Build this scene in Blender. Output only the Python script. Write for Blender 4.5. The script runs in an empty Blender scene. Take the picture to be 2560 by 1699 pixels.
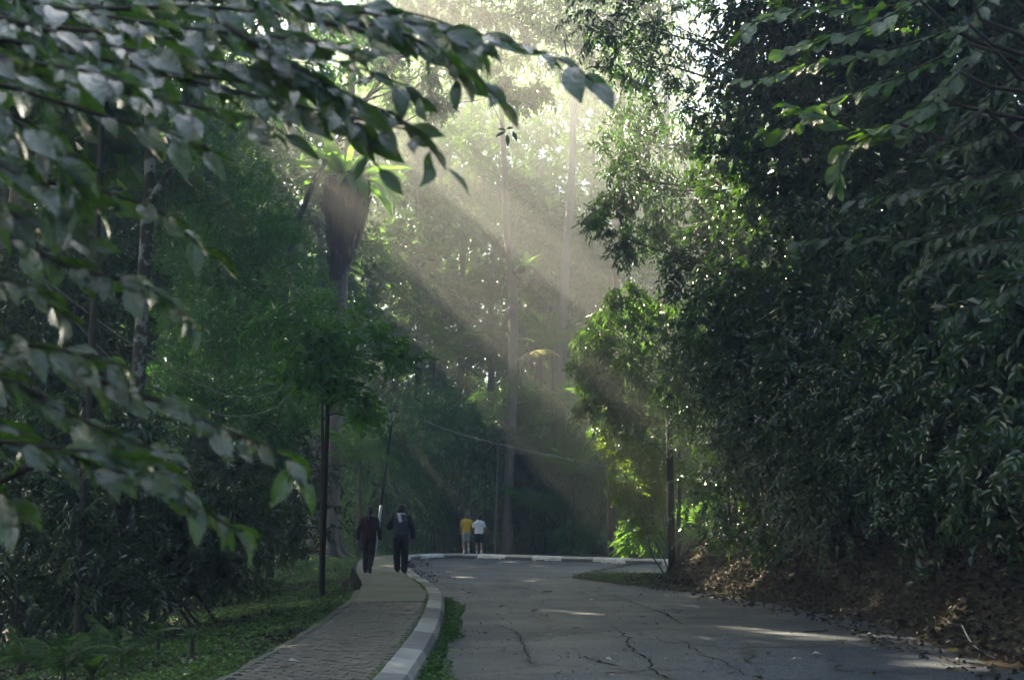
import bpy, bmesh, math, random, time
import numpy as np
from mathutils import Vector, Matrix, noise as mnoise, geometry as mgeo
T0 = time.time()
R = math.radians
scn = bpy.context.scene
col = scn.collection

# ------------------------------------------------------------------ camera, sky, sun, exposure
F_PX, CX, CY = 3000.0, 1280.0, 849.5          # focal length and principal point in photo pixels (2560 x 1699)
CAM_H = 1.35
HAZE = 0.0057
PITCH = math.atan((1310.0 - CY) / F_PX)
cam_d = bpy.data.cameras.new('camera')
cam_d.sensor_width = 36.0
cam_d.lens = 36.0 * F_PX / 2560.0
cam_d.clip_start, cam_d.clip_end = 0.05, 2000
cam_d.dof.use_dof = True
cam_d.dof.focus_distance = 34.0
cam_d.dof.aperture_fstop = 3.0
cam = bpy.data.objects.new('camera', cam_d)
cam.location = (0, 0, CAM_H)
cam.rotation_euler = (math.pi / 2 + PITCH, 0, 0)
col.objects.link(cam)
scn.camera = cam

SUN = Vector((-0.519, 0.624, 0.584)).normalized()      # towards the sun: ahead and to the left
SUN_EL = math.asin(SUN.z)
SUN_AZ = math.atan2(SUN.x, SUN.y)
world = bpy.data.worlds.new('World')
scn.world = world
world.use_nodes = True
wn = world.node_tree
sky = wn.nodes.new('ShaderNodeTexSky')
sky.sky_type = 'NISHITA'
sky.sun_disc = False
sky.sun_elevation = SUN_EL
sky.sun_rotation = SUN_AZ
sky.air_density, sky.dust_density, sky.ozone_density = 1.0, 0.4, 2.5
wn.links.new(sky.outputs[0], wn.nodes['Background'].inputs[0])
wn.nodes['Background'].inputs[1].default_value = 0.05
sun_d = bpy.data.lights.new('sun', 'SUN')
sun_d.energy = 5.0
sun_d.angle = R(0.5)
sun_d.color = (1.0, 0.85, 0.61)
sun_o = bpy.data.objects.new('sun', sun_d)
sun_o.rotation_euler = SUN.to_track_quat('Z', 'Y').to_euler()
sun_o.location = (-60, 70, 70)
col.objects.link(sun_o)

scn.view_settings.view_transform = 'Standard'
scn.view_settings.look = 'None'
scn.view_settings.exposure = 3.7
scn.view_settings.gamma = 1.0
scn.view_settings.use_curve_mapping = False
cy = scn.cycles
cy.use_denoising = True
cy.use_adaptive_sampling = True
cy.adaptive_threshold = 0.012
cy.max_bounces = 5
cy.diffuse_bounces = 2
cy.glossy_bounces = 2
cy.transmission_bounces = 3
cy.transparent_max_bounces = 4
cy.volume_bounces = 0
cy.caustics_reflective = False
cy.caustics_refractive = False
cy.sample_clamp_indirect = 4.0

# ------------------------------------------------------------------ helpers
CAM = Vector((0, 0, CAM_H))
CP, SP = math.cos(PITCH), math.sin(PITCH)


def ray(x, y):
    a, b = (x - CX) / F_PX, -(y - CY) / F_PX
    return Vector((a, CP - b * SP, SP + b * CP))


def at(x, y, Y):                    # the point seen at a photo pixel, Y metres ahead
    d = ray(x, y)
    return CAM + d * (Y / d.y)


def gnd(x, y, z=0.0):               # the point seen at a photo pixel on the level z
    d = ray(x, y)
    return CAM + d * ((z - CAM_H) / d.z)


def tag(o, label=None, cat=None, group=None, kind=None):
    for k, v in (('label', label), ('category', cat), ('group', group), ('kind', kind)):
        if v:
            o[k] = v
    return o


def thing(name, label, cat, loc, group=None):
    o = bpy.data.objects.new(name, None)
    o.empty_display_size = 0.1
    o.location = loc
    col.objects.link(o)
    return tag(o, label, cat, group)


def np_mesh(name, V, Fc, smooth=False):
    """V (n,3) and Fc (m,k) arrays, or a list of index tuples"""
    me = bpy.data.meshes.new(name)
    V = np.asarray(V, np.float32).reshape(-1, 3)
    if isinstance(Fc, np.ndarray):
        m, k = Fc.shape
        idx, starts, tot = Fc.astype(np.int32).ravel(), np.arange(m, dtype=np.int32) * k, m
    else:
        idx = np.array([i for f in Fc for i in f], np.int32)
        ln = np.array([len(f) for f in Fc], np.int32)
        starts, tot = np.concatenate(([0], np.cumsum(ln)[:-1])).astype(np.int32), len(Fc)
    me.vertices.add(len(V))
    me.vertices.foreach_set('co', V.ravel())
    me.loops.add(len(idx))
    me.loops.foreach_set('vertex_index', idx)
    me.polygons.add(tot)
    me.polygons.foreach_set('loop_start', starts)
    me.polygons.foreach_set('use_smooth', np.full(tot, smooth, bool))
    me.update(calc_edges=True)
    return me


def link(name, me, mat, parent=None, kind=None):
    o = bpy.data.objects.new(name, me)
    if mat is not None and not me.materials:
        me.materials.append(mat)
    col.objects.link(o)
    if parent is not None:
        o.parent = parent
    if kind:
        o['kind'] = kind
    return o


def part(name, VF, mat, parent, smooth=False, kind=None):
    """world-space geometry as a child of an unrotated thing"""
    V = np.asarray(VF[0], float).reshape(-1, 3)
    if parent is not None:
        off = np.array(parent.location)
        if parent.parent is not None:
            off = off + np.array(parent.parent.location)
        V = V - off
    return link(name, np_mesh(name, V, VF[1], smooth), mat, parent, kind)


def join(parts):
    Vs, Fs, n = [], [], 0
    for V, Fc in parts:
        V = np.asarray(V, float).reshape(-1, 3)
        Vs.append(V)
        Fs += [tuple(int(i) + n for i in f) for f in Fc]
        n += len(V)
    return np.concatenate(Vs), Fs


def copy_tree(o, parent=None):
    c = o.copy()
    col.objects.link(c)
    c.parent = parent
    for ch in list(o.children):
        copy_tree(ch, c)
    return c


def smooth_poly(pts, n):
    """Catmull-Rom resampling of a list of points (any dimension)"""
    P = np.array(pts, float)
    P = np.vstack((2 * P[0] - P[1], P, 2 * P[-1] - P[-2]))
    out = []
    m = len(P) - 3
    for i in range(m):
        p0, p1, p2, p3 = P[i:i + 4]
        for t in np.linspace(0, 1, n, endpoint=False):
            out.append(0.5 * ((2 * p1) + (-p0 + p2) * t + (2 * p0 - 5 * p1 + 4 * p2 - p3) * t * t + (-p0 + 3 * p1 - 3 * p2 + p3) * t ** 3))
    out.append(P[-2])
    return np.array(out)


def tube(pts, rad, sides=8, cap=True, rough=0.0, seed=0):
    P = np.array([tuple(p) for p in pts], float)
    n = len(P)
    rad = np.full(n, rad, float) if np.isscalar(rad) else np.array(rad, float)
    tang = np.gradient(P, axis=0)
    tang /= np.linalg.norm(tang, axis=1)[:, None] + 1e-9
    ref = np.array([0.0, 1.0, 0.0]) if abs(tang[0][1]) < 0.8 else np.array([1.0, 0.0, 0.0])
    rg = np.random.default_rng(seed)
    V = []
    u = ref
    for i in range(n):
        u = u - tang[i] * np.dot(u, tang[i])
        u /= np.linalg.norm(u) + 1e-9
        w = np.cross(tang[i], u)
        for k in range(sides):
            a = 2 * math.pi * k / sides
            r = rad[i] * (1 + rough * rg.uniform(-1, 1))
            V.append(P[i] + (u * math.cos(a) + w * math.sin(a)) * r)
    Fc = []
    for i in range(n - 1):
        for k in range(sides):
            k2 = (k + 1) % sides
            Fc.append((i * sides + k, i * sides + k2, (i + 1) * sides + k2, (i + 1) * sides + k))
    if cap:
        Fc.append(tuple(range(sides))[::-1])
        Fc.append(tuple((n - 1) * sides + k for k in range(sides)))
    return np.array(V), Fc


def box(c, s, rz=0.0):
    c = np.array(c, float)
    h = np.array(s, float) / 2
    V = np.array([(x, y, z) for z in (-1, 1) for y in (-1, 1) for x in (-1, 1)], float) * h
    m = np.array(((math.cos(rz), -math.sin(rz), 0), (math.sin(rz), math.cos(rz), 0), (0, 0, 1)))
    return V @ m.T + c, [(0, 2, 3, 1), (4, 5, 7, 6), (0, 1, 5, 4), (2, 6, 7, 3), (0, 4, 6, 2), (1, 3, 7, 5)]


# ------------------------------------------------------------------ materials
def nt(name):
    m = bpy.data.materials.new(name)
    m.use_nodes = True
    t = m.node_tree
    return m, t, t.nodes['Principled BSDF'], t.links.new


def noise_node(t, scale, detail=3, rough=0.55, coord=None):
    nz = t.nodes.new('ShaderNodeTexNoise')
    nz.inputs['Scale'].default_value = scale
    nz.inputs['Detail'].default_value = detail
    nz.inputs['Roughness'].default_value = rough
    if coord is not None:
        t.links.new(coord, nz.inputs['Vector'])
    return nz


def ramp(t, src, stops):
    r = t.nodes.new('ShaderNodeValToRGB')
    e = r.color_ramp.elements
    while len(e) < len(stops):
        e.new(0.5)
    for k, (p, c) in enumerate(stops):
        e[k].position = p
        e[k].color = (*c, 1) if len(c) == 3 else c
    t.links.new(src, r.inputs[0])
    return r


def mix(t, fac, a, b, mode='MIX'):
    m = t.nodes.new('ShaderNodeMix')
    m.data_type = 'RGBA'
    m.blend_type = mode
    for s, v in ((0, fac), (6, a), (7, b)):
        if hasattr(v, 'is_output'):
            t.links.new(v, m.inputs[s])
        elif isinstance(v, tuple):
            m.inputs[s].default_value = (*v, 1)
        else:
            m.inputs[s].default_value = v
    return m.outputs[2]


def bump(t, bsdf, height, strength=0.4, dist=0.01):
    b = t.nodes.new('ShaderNodeBump')
    b.inputs['Strength'].default_value = strength
    b.inputs['Distance'].default_value = dist
    t.links.new(height, b.inputs['Height'])
    t.links.new(b.outputs[0], bsdf.inputs['Normal'])


def coords(t, kind='Object'):
    return t.nodes.new('ShaderNodeTexCoord').outputs[kind]


def plain(name, c, rough=0.7, var=0.25, scale=20.0, spec=0.3, relief=0.15):
    m, t, b, L = nt(name)
    co = coords(t)
    nz = noise_node(t, scale, 4, 0.6, co)
    lo = tuple(v * (1 - var) for v in c)
    hi = tuple(min(1, v * (1 + var)) for v in c)
    L(ramp(t, nz.outputs[0], [(0.3, lo), (0.7, hi)]).outputs[0], b.inputs['Base Color'])
    b.inputs['Roughness'].default_value = rough
    b.inputs['Specular IOR Level'].default_value = spec
    bump(t, b, nz.outputs[0], relief, 0.01)
    return m


def leaf_mat(name, stops, trans, rough=0.32, spec=0.6, fac=0.3, single=False, veins=False):
    """stops: colours picked at random for each leaf; light also shines through"""
    m, t, b, L = nt(name)
    if single:
        rnd = t.nodes.new('ShaderNodeObjectInfo').outputs['Random']
    else:
        rnd = t.nodes.new('ShaderNodeNewGeometry').outputs['Random Per Island']
    n = len(stops)
    rp = ramp(t, rnd, [(k / max(1, n - 1), c) for k, c in enumerate(stops)])
    colr = rp.outputs[0]
    if veins:
        co = coords(t, 'Generated')
        wv = t.nodes.new('ShaderNodeTexNoise')
        wv.inputs['Scale'].default_value = 6.0
        L(co, wv.inputs['Vector'])
        colr = mix(t, wv.outputs[0], colr, mix(t, 1.0, colr, (0.6, 0.65, 0.6), 'MULTIPLY'))
        bump(t, b, wv.outputs[0], 0.5, 0.03)
    L(colr, b.inputs['Base Color'])
    b.inputs['Roughness'].default_value = rough
    b.inputs['Specular IOR Level'].default_value = spec
    tr = t.nodes.new('ShaderNodeBsdfTranslucent')
    tc = mix(t, 0.5, trans, mix(t, 1.0, colr, (2.2, 2.6, 1.2), 'MULTIPLY'))
    L(tc, tr.inputs[0])
    ms = t.nodes.new('ShaderNodeMixShader')
    ms.inputs[0].default_value = fac
    L(b.outputs[0], ms.inputs[1])
    L(tr.outputs[0], ms.inputs[2])
    L(ms.outputs[0], t.nodes['Material Output'].inputs['Surface'])
    return m


def bark_mat(name, c1, c2, scale=6.0, patch=None, stretch=4.0):
    m, t, b, L = nt(name)
    mp = t.nodes.new('ShaderNodeMapping')
    mp.inputs['Scale'].default_value = (stretch, stretch, 1.0)
    L(coords(t), mp.inputs[0])
    n1 = noise_node(t, scale, 6, 0.65, mp.outputs[0])
    c = ramp(t, n1.outputs[0], [(0.3, c1), (0.68, c2)]).outputs[0]
    if patch:
        n2 = noise_node(t, 5.0, 4, 0.6, coords(t))
        c = mix(t, ramp(t, n2.outputs[0], [(0.50, (0, 0, 0)), (0.56, (1, 1, 1))]).outputs[0], c, patch)
    L(c, b.inputs['Base Color'])
    b.inputs['Roughness'].default_value = 0.9
    b.inputs['Specular IOR Level'].default_value = 0.2
    bump(t, b, n1.outputs[0], 0.7, 0.03)
    return m


M = {}
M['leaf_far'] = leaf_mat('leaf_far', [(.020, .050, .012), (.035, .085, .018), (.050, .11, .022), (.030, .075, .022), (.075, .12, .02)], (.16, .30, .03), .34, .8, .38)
M['leaf_lit'] = leaf_mat('leaf_lit', [(.04, .105, .016), (.065, .155, .024), (.10, .20, .03), (.05, .13, .026), (.15, .21, .03)], (.20, .33, .05), .36, .8, .36)  # brighter copy of the far greens: light put into the colour
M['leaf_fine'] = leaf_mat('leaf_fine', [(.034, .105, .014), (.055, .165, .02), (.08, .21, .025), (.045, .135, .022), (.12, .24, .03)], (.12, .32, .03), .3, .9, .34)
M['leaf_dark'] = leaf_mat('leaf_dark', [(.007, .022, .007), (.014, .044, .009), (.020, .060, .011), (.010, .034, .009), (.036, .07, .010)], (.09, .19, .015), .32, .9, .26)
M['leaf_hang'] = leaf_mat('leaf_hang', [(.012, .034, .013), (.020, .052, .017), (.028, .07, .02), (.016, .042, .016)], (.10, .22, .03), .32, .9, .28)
M['leaf_backlit'] = leaf_mat('leaf_backlit', [(.05, .11, .012), (.09, .16, .014), (.13, .18, .015), (.07, .12, .015)], (.30, .38, .03), .4, .5, .4)  # yellow of the backlight put into the leaf colours
M['leaf_big'] = leaf_mat('leaf_big', [(.014, .040, .014), (.022, .062, .016), (.018, .048, .018), (.036, .085, .014)], (.14, .32, .02), .20, 1.0, .33, single=True, veins=True)
M['leaf_round'] = leaf_mat('leaf_round', [(.018, .055, .012), (.028, .085, .014), (.05, .12, .014), (.02, .06, .016)], (.22, .42, .02), .33, .8, .42, single=True, veins=True)
M['frond'] = leaf_mat('frond', [(.04, .11, .02), (.06, .15, .025), (.08, .18, .03)], (.30, .50, .06), .4, .5, .4, single=True)
M['fern'] = leaf_mat('fern', [(.016, .05, .012), (.026, .07, .016), (.035, .09, .018)], (.10, .22, .03), .38, .7, .3, single=True)
M['frond_dry'] = leaf_mat('frond_dry', [(.42, .36, .25), (.5, .44, .32)], (.45, .38, .22), .6, .3, .3, single=True)
M['cover'] = leaf_mat('cover', [(.025, .065, .014), (.05, .115, .022), (.075, .15, .035), (.035, .08, .018), (.11, .17, .04)], (.15, .3, .04), .4, .45, .25)
M['litter'] = leaf_mat('litter', [(.010, .008, .006), (.018, .0135, .009), (.030, .022, .014), (.009, .008, .006), (.055, .042, .028), (.014, .013, .008)], (.08, .05, .025), .5, .4, .1)
M['litter_single'] = leaf_mat('litter_single', [(.10, .055, .02), (.07, .045, .028), (.20, .13, .04), (.05, .035, .022), (.26, .20, .12)], (.2, .12, .03), .55, .35, .15, single=True)
M['leaf_pale'] = leaf_mat('leaf_pale', [(.40, .42, .36), (.5, .5, .42), (.33, .36, .33)], (.3, .3, .2), .5, .4, .1, single=True)
M['bark_grey'] = bark_mat('bark_grey', (.10, .09, .075), (.24, .215, .18), 5.0)
M['bark_dark'] = bark_mat('bark_dark', (.025, .022, .017), (.07, .06, .045), 7.0)
M['bark_lichen'] = bark_mat('bark_lichen', (.03, .028, .022), (.075, .068, .05), 8.0, (.26, .28, .25))
M['bark_brown'] = bark_mat('bark_brown', (.06, .045, .03), (.15, .115, .08), 6.0)
M['twig'] = plain('twig', (.035, .028, .02), .8, .3, 30)
M['root_mass'] = bark_mat('root_mass', (.030, .024, .017), (.11, .085, .06), 9.0, None, 9.0)
M['black_metal'] = plain('black_metal', (.012, .013, .014), .8, .3, 25, .15)
M['cable'] = plain('cable', (.30, .30, .27), .6, .2, 15)
M['cable_black'] = plain('cable_black', (.02, .02, .02), .6, .2, 15)
M['white_paint'] = plain('white_paint', (.36, .37, .35), .7, .2, 12)


# ------------------------------------------------------------------ ground: kerb line, road edge, terrain
KERB = smooth_poly([(-.75, -8), (-.78, 0), (-.80, 6), (-.80, 10.8), (-.86, 14.8), (-1.09, 20.0), (-1.33, 22.9), (-1.76, 26.2), (-2.36, 30.4), (-3.15, 36.6),
                    (-3.72, 42.0), (-3.88, 45.2), (-3.62, 48.0), (-2.55, 49.6), (-1.3, 48.9), (.64, 46.6), (2.6, 44.3), (5.4, 41.2), (8.6, 38.9), (14, 37.6), (26, 37), (44, 37)], 14)


def resample(P, step):
    d = np.concatenate(([0], np.cumsum(np.linalg.norm(np.diff(P, axis=0), axis=1))))
    s = np.arange(0, d[-1], step)
    return np.stack([np.interp(s, d, P[:, k]) for k in range(P.shape[1])], 1), s


KP, KS = resample(KERB, 0.25)
for _ in range(6):
    KP[1:-1] = (KP[:-2] + 2 * KP[1:-1] + KP[2:]) / 4
KT = np.gradient(KP, axis=0)
KT /= np.linalg.norm(KT, axis=1)[:, None]
KN = np.stack((-KT[:, 1], KT[:, 0]), 1)          # to the path side


def kerb_pt(s, off, z):
    i = min(max(s / 0.25, 0), len(KP) - 1.001)
    k = int(i)
    f = i - k
    p = KP[k] * (1 - f) + KP[k + 1] * f
    n = KN[k] * (1 - f) + KN[k + 1] * f
    n = n / np.linalg.norm(n)
    return np.array((p[0] + n[0] * off, p[1] + n[1] * off, z))


def kerb_s(Y):                                    # arc length where the near stretch reaches Y
    j = int(np.argmax(KP[:, 1] > Y))
    return KS[j]


EDGE = np.array([(4.4, -8), (4.6, 4), (4.75, 11.0), (4.66, 12.6), (5.0, 17), (4.6, 20.3), (4.05, 23.6), (3.1, 26), (2.1, 29.0), (1.5, 31.6), (2.15, 34.3), (3.85, 33.8), (8, 32.6), (20, 31.6), (44, 31)])
TOE = np.array([(4.7, -8), (4.85, 4), (4.95, 11.0), (4.95, 13), (5.2, 17), (4.8, 20.3), (4.3, 23.6), (3.75, 26), (3.45, 28.0), (3.7, 30.4), (6, 30.8), (20, 30), (44, 29)])


def sdist(P, L):
    """signed distance of points (n,2) to polyline L: positive on its left"""
    best = np.full(len(P), 1e9)
    sign = np.ones(len(P))
    for a, b in zip(L[:-1], L[1:]):
        d = b - a
        t = np.clip(((P - a) @ d) / (d @ d), 0, 1)
        q = P - (a + t[:, None] * d)
        r = np.hypot(q[:, 0], q[:, 1])
        s = np.sign(d[0] * q[:, 1] - d[1] * q[:, 0])
        u = r < best - 1e-9
        best[u] = r[u]
        sign[u] = s[u]
    return best * np.where(sign == 0, 1, sign)


def lumps(P, f, seed=0.0):
    x, y = P[:, 0] * f + seed, P[:, 1] * f - seed
    return (np.sin(x * 1.3 + 1.7 * np.sin(y * .7)) + np.sin(y * 1.1 + 2.1 * np.sin(x * .9 + 1)) + .5 * np.sin(2.7 * x + 2.3 * y) + .5 * np.sin(3.1 * y - 1.9 * x)) / 3


KD = KP[::6]


def terr(P):
    P = np.atleast_2d(np.asarray(P, float))
    dl = sdist(P, KD)
    db = -sdist(P, TOE)                           # positive under the bank
    z = np.full(len(P), -0.05)
    out = dl > 0
    v = np.clip(dl - 1.6, 0, None)
    near = np.clip((40 - P[:, 1]) / 12, 0, 1)
    fall = -.16 * np.clip(v - .35, 0, 9) * near
    rise = .1 * np.clip(v - 16, 0, 80) * (1 - near)
    zo = np.where(dl < 1.6, 0.03, .075 + fall + rise + (.05 * lumps(P, 1.7) + .02 * lumps(P, 5, 3)) * np.clip(v / .8, 0, 1))
    z = np.where(out, zo, z)
    ins = db > 0
    b = np.clip(db, 0, None)
    zb = np.where(b < 2.6, 1.05 * b, 2.73 + .5 * (b - 2.6))
    zb = np.minimum(zb, 7.5) + (.10 * lumps(P, 1.3, 2) + .05 * lumps(P, 3.7, 1)) * np.clip(b / .5, 0, 1)
    z = np.where(ins & ~out, np.maximum(zb, 0.0), z)
    de = -sdist(P, EDGE)
    verge = (de > 0) & ~ins & ~out
    z = np.where(verge, np.clip(.04 * np.clip(de / .3, 0, 1) + .012 * lumps(P, 4, 2), -.04, .1), z)
    return z


def tz(x, y):
    return float(terr([(x, y)])[0])


gx = np.concatenate((-np.geomspace(210, 22, 14), np.arange(-21, 22.01, .34), np.geomspace(23, 210, 14)))
gy = np.concatenate((-np.geomspace(210, 9, 12), np.arange(-8, 66, .34), np.geomspace(67, 215, 16)))
GX, GY = np.meshgrid(gx, gy)
GP = np.stack((GX.ravel(), GY.ravel()), 1)
GZ = terr(GP)
nx, ny = len(gx), len(gy)
ii = (np.arange(ny - 1)[:, None] * nx + np.arange(nx - 1)[None, :]).ravel()
gm, t, b, L = nt('soil')
co = coords(t)
n1 = noise_node(t, .8, 5, .6, co)
n2 = noise_node(t, 9.0, 4, .6, co)
c = ramp(t, n1.outputs[0], [(.35, (.022, .018, .013)), (.5, (.032, .026, .017)), (.68, (.028, .045, .014))]).outputs[0]
c = mix(t, .5, c, ramp(t, n2.outputs[0], [(.3, (.012, .010, .008)), (.7, (.07, .055, .035))]).outputs[0])
L(c, b.inputs['Base Color'])
b.inputs['Roughness'].default_value = .95
b.inputs['Specular IOR Level'].default_value = .15
bump(t, b, n2.outputs[0], .8, .05)
tag(link('ground', np_mesh('ground', np.column_stack((GP, GZ)), np.stack((ii, ii + 1, ii + nx + 1, ii + nx), 1), True), gm), kind='structure')

# road: one sheet between the kerb and the verge
am, t, b, L = nt('asphalt')
co = coords(t)
fmap = t.nodes.new('ShaderNodeMapping')
fmap.inputs['Scale'].default_value = (1, .5, 1)
L(co, fmap.inputs[0])
fine = noise_node(t, 42, 3, .75, fmap.outputs[0])
mid = noise_node(t, 9, 6, .75, fmap.outputs[0])
big = noise_node(t, .55, 4, .55, co)
base = ramp(t, fine.outputs[0], [(.34, (.008, .011, .015)), (.5, (.045, .057, .074)), (.66, (.19, .22, .26))]).outputs[0]
base = mix(t, ramp(t, big.outputs[0], [(.46, (0, 0, 0)), (.54, (.8, .8, .8))]).outputs[0], base, mix(t, .5, base, (.115, .122, .13)))
base = mix(t, ramp(t, mid.outputs[0], [(.50, (0, 0, 0)), (.66, (.7, .7, .7))]).outputs[0], base, (.030, .031, .033))
wob = noise_node(t, 1.4, 3, .6, co)
vm = t.nodes.new('ShaderNodeVectorMath')
vm.operation = 'MULTIPLY_ADD'
L(wob.outputs['Color'], vm.inputs[0])
vm.inputs[1].default_value = (.9, .9, 0)
L(co, vm.inputs[2])
vo = t.nodes.new('ShaderNodeTexVoronoi')
vo.feature = 'DISTANCE_TO_EDGE'
vo.inputs['Scale'].default_value = .42
L(vm.outputs[0], vo.inputs['Vector'])
crack = ramp(t, vo.outputs['Distance'], [(.0, (1, 1, 1)), (.03, (0, 0, 0))]).outputs[0]
cm = noise_node(t, .9, 2, .5, co)
crack = mix(t, 1.0, crack, ramp(t, cm.outputs[0], [(.42, (0, 0, 0)), (.52, (1, 1, 1))]).outputs[0], 'MULTIPLY')
base = mix(t, crack, base, (.018, .018, .012))
L(base, b.inputs['Base Color'])
L(ramp(t, big.outputs[0], [(.4, (.62, .62, .62)), (.65, (.42, .42, .42))]).outputs[0], b.inputs['Roughness'])
b.inputs['Specular IOR Level'].default_value = .45
hsum = mix(t, .5, fine.outputs[0], mid.outputs[0])
hsum = mix(t, crack, hsum, (0, 0, 0))
bump(t, b, hsum, .7, .02)
road_v, road_f = [], []
sA = 0
rail = [(p[0], p[1]) for p in KP[::2]]
edge_r = [tuple(p) for p in resample(smooth_poly(EDGE, 8), .5)[0]]
rg = random.Random(4)
edge_r = [(x + rg.uniform(-.07, .07), y + rg.uniform(-.07, .07)) for x, y in edge_r]
poly = rail + edge_r[::-1]
tris = mgeo.tessellate_polygon([[Vector((x, y, 0)) for x, y in poly]])
me = np_mesh('road', [(x, y, 0.0) for x, y in poly], [tuple(f) for f in tris])
for p in me.polygons:
    if p.normal.z < 0:
        p.flip()
tag(link('road', me, am), kind='structure')

# repair patches and cracks in the asphalt
road_o = bpy.data.objects['road']
M['patch'] = am.copy()
for nd in M['patch'].node_tree.nodes:
    if nd.type == 'VALTORGB' and len(nd.color_ramp.elements) == 3 and nd.color_ramp.elements[2].color[2] > .2:
        for e, c_ in zip(nd.color_ramp.elements, ((.02, .026, .032), (.075, .09, .108), (.23, .26, .29))):
            e.color = (*c_, 1)
M['crack'] = plain('crack', (.012, .013, .009), .95, .4, 30, .1)
rgC = random.Random(12)
for k_, pp in enumerate(([(1335, 1603), (1446, 1583), (1545, 1577), (1656, 1583), (1800, 1592), (1930, 1612), (2060, 1640), (2080, 1700), (1900, 1730), (1600, 1740), (1400, 1720), (1330, 1660)],
                         [(1285, 1464), (1366, 1479), (1533, 1486), (1600, 1478), (1580, 1464), (1470, 1458), (1380, 1455)], [(1340, 1430), (1420, 1434), (1500, 1421), (1460, 1413), (1330, 1418)])):
    Q = smooth_poly([tuple(gnd(x, y, 0.004))[:2] for x, y in pp + pp[:1]], 6)[:-1]
    Q = [(x + rgC.gauss(0, .03), y + rgC.gauss(0, .05)) for x, y in Q]
    tr_ = mgeo.tessellate_polygon([[Vector((x, y, 0)) for x, y in Q]])
    me = np_mesh('repair_patch', [(x, y, .004) for x, y in Q], [tuple(f) for f in tr_])
    for p in me.polygons:
        if p.normal.z < 0:
            p.flip()
    link('repair_patch', me, M['patch'], road_o)
for pp, w_ in (([(1533, 1566), (1563, 1590), (1570, 1615), (1619, 1646), (1638, 1677), (1669, 1695)], .03), ([(1460, 1640), (1490, 1652), (1533, 1663), (1576, 1665)], .05), ([(1335, 1603), (1446, 1583), (1545, 1577), (1656, 1583)], .022), ([(1533, 1486), (1594, 1510), (1669, 1538), (1700, 1560)], .035), ([(1285, 1464), (1366, 1479), (1533, 1486)], .025),
               ([(1700, 1600), (1760, 1640), (1800, 1650), (1870, 1690)], .02), ([(1240, 1560), (1290, 1580), (1310, 1620), (1330, 1660)], .02), ([(1900, 1540), (1990, 1556), (2100, 1560)], .02)):
    Q, _s = resample(smooth_poly([tuple(gnd(x, y, 0))[:2] for x, y in pp], 6), .12)
    Vc, Fq = [], []
    for j, (x, y) in enumerate(Q):
        x, y, h_ = x + rgC.gauss(0, .022), y + rgC.gauss(0, .04), w_ * rgC.uniform(.12, .6)
        Vc += [(x - h_, y - h_ * .6, .008), (x + h_, y + h_ * .6, .008)]
        if j:
            Fq.append((2 * j - 2, 2 * j - 1, 2 * j + 1, 2 * j))
    me = np_mesh('crack', Vc, Fq)
    for p in me.polygons:
        if p.normal.z < 0:
            p.flip()
    link('crack', me, M['crack'], road_o)

# kerb stones
def kerb_mat(name, c):
    m, t, b, L = nt(name)
    co = coords(t)
    a = noise_node(t, 7, 5, .65, co)
    d = noise_node(t, 1.2, 4, .6, co)
    cc = ramp(t, a.outputs[0], [(.3, tuple(v * .62 for v in c)), (.65, c)]).outputs[0]
    cc = mix(t, ramp(t, d.outputs[0], [(.5, (0, 0, 0)), (.7, (.55, .55, .55))]).outputs[0], cc, (.10, .11, .085))
    L(cc, b.inputs['Base Color'])
    b.inputs['Roughness'].default_value = .75
    bump(t, b, a.outputs[0], .4, .01)
    return m


M['kerb_light'] = kerb_mat('kerb_light', (.44, .44, .41))
M['kerb_white'] = kerb_mat('kerb_white', (.74, .75, .73))
M['kerb_dark'] = kerb_mat('kerb_dark', (.21, .215, .215))
M['kerb_black'] = kerb_mat('kerb_black', (.06, .062, .065))
kerb = thing('kerb', 'long curving kerb of grey and white concrete stones between footpath and road', None, (0, 0, 0))
del kerb['label']
kerb['kind'] = 'structure'
prof = [(0.0, -.06), (.012, .10), (.05, .16), (.245, .18), (.268, .176), (.272, -.06)]
s, k = kerb_s(4.0), 0
rg = random.Random(8)
while s < KS[-1] - 16:
    Yh = kerb_pt(s, 0, 0)[1]
    ln = (1.9 if Yh < 24 and s < 40 else 1.65)
    nseg = 6
    V, Fc = [], []
    for j in range(nseg + 1):
        ss = s + .006 + (ln - .012) * j / nseg
        dz = rg.uniform(-.004, .004)
        for o, z in prof:
            V.append(kerb_pt(ss, o, z + dz))
    n = len(prof)
    for j in range(nseg):
        for q in range(n - 1):
            Fc.append((j * n + q, (j + 1) * n + q, (j + 1) * n + q + 1, j * n + q + 1))
    Fc += [tuple(range(n)), tuple(nseg * n + q for q in range(n))[::-1]]
    far = s > kerb_s(34)
    mat = (M['kerb_white'] if k % 2 else M['kerb_black']) if far else (M['kerb_light'] if k % 2 else M['kerb_dark'])
    if far and k % 2 == 0:
        # a black stone with a whitewashed top
        o = part('kerb_stone', (V, Fc), None, kerb)
        o.data.materials.append(M['kerb_black'])
        o.data.materials.append(M['kerb_light'])
        for p in o.data.polygons:
            if p.index < nseg * (n - 1) and p.index % (n - 1) in (1, 2, 3):
                p.material_index = 1
    else:
        part('kerb_stone', (V, Fc), mat, kerb)
    s += ln
    k += 1

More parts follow.
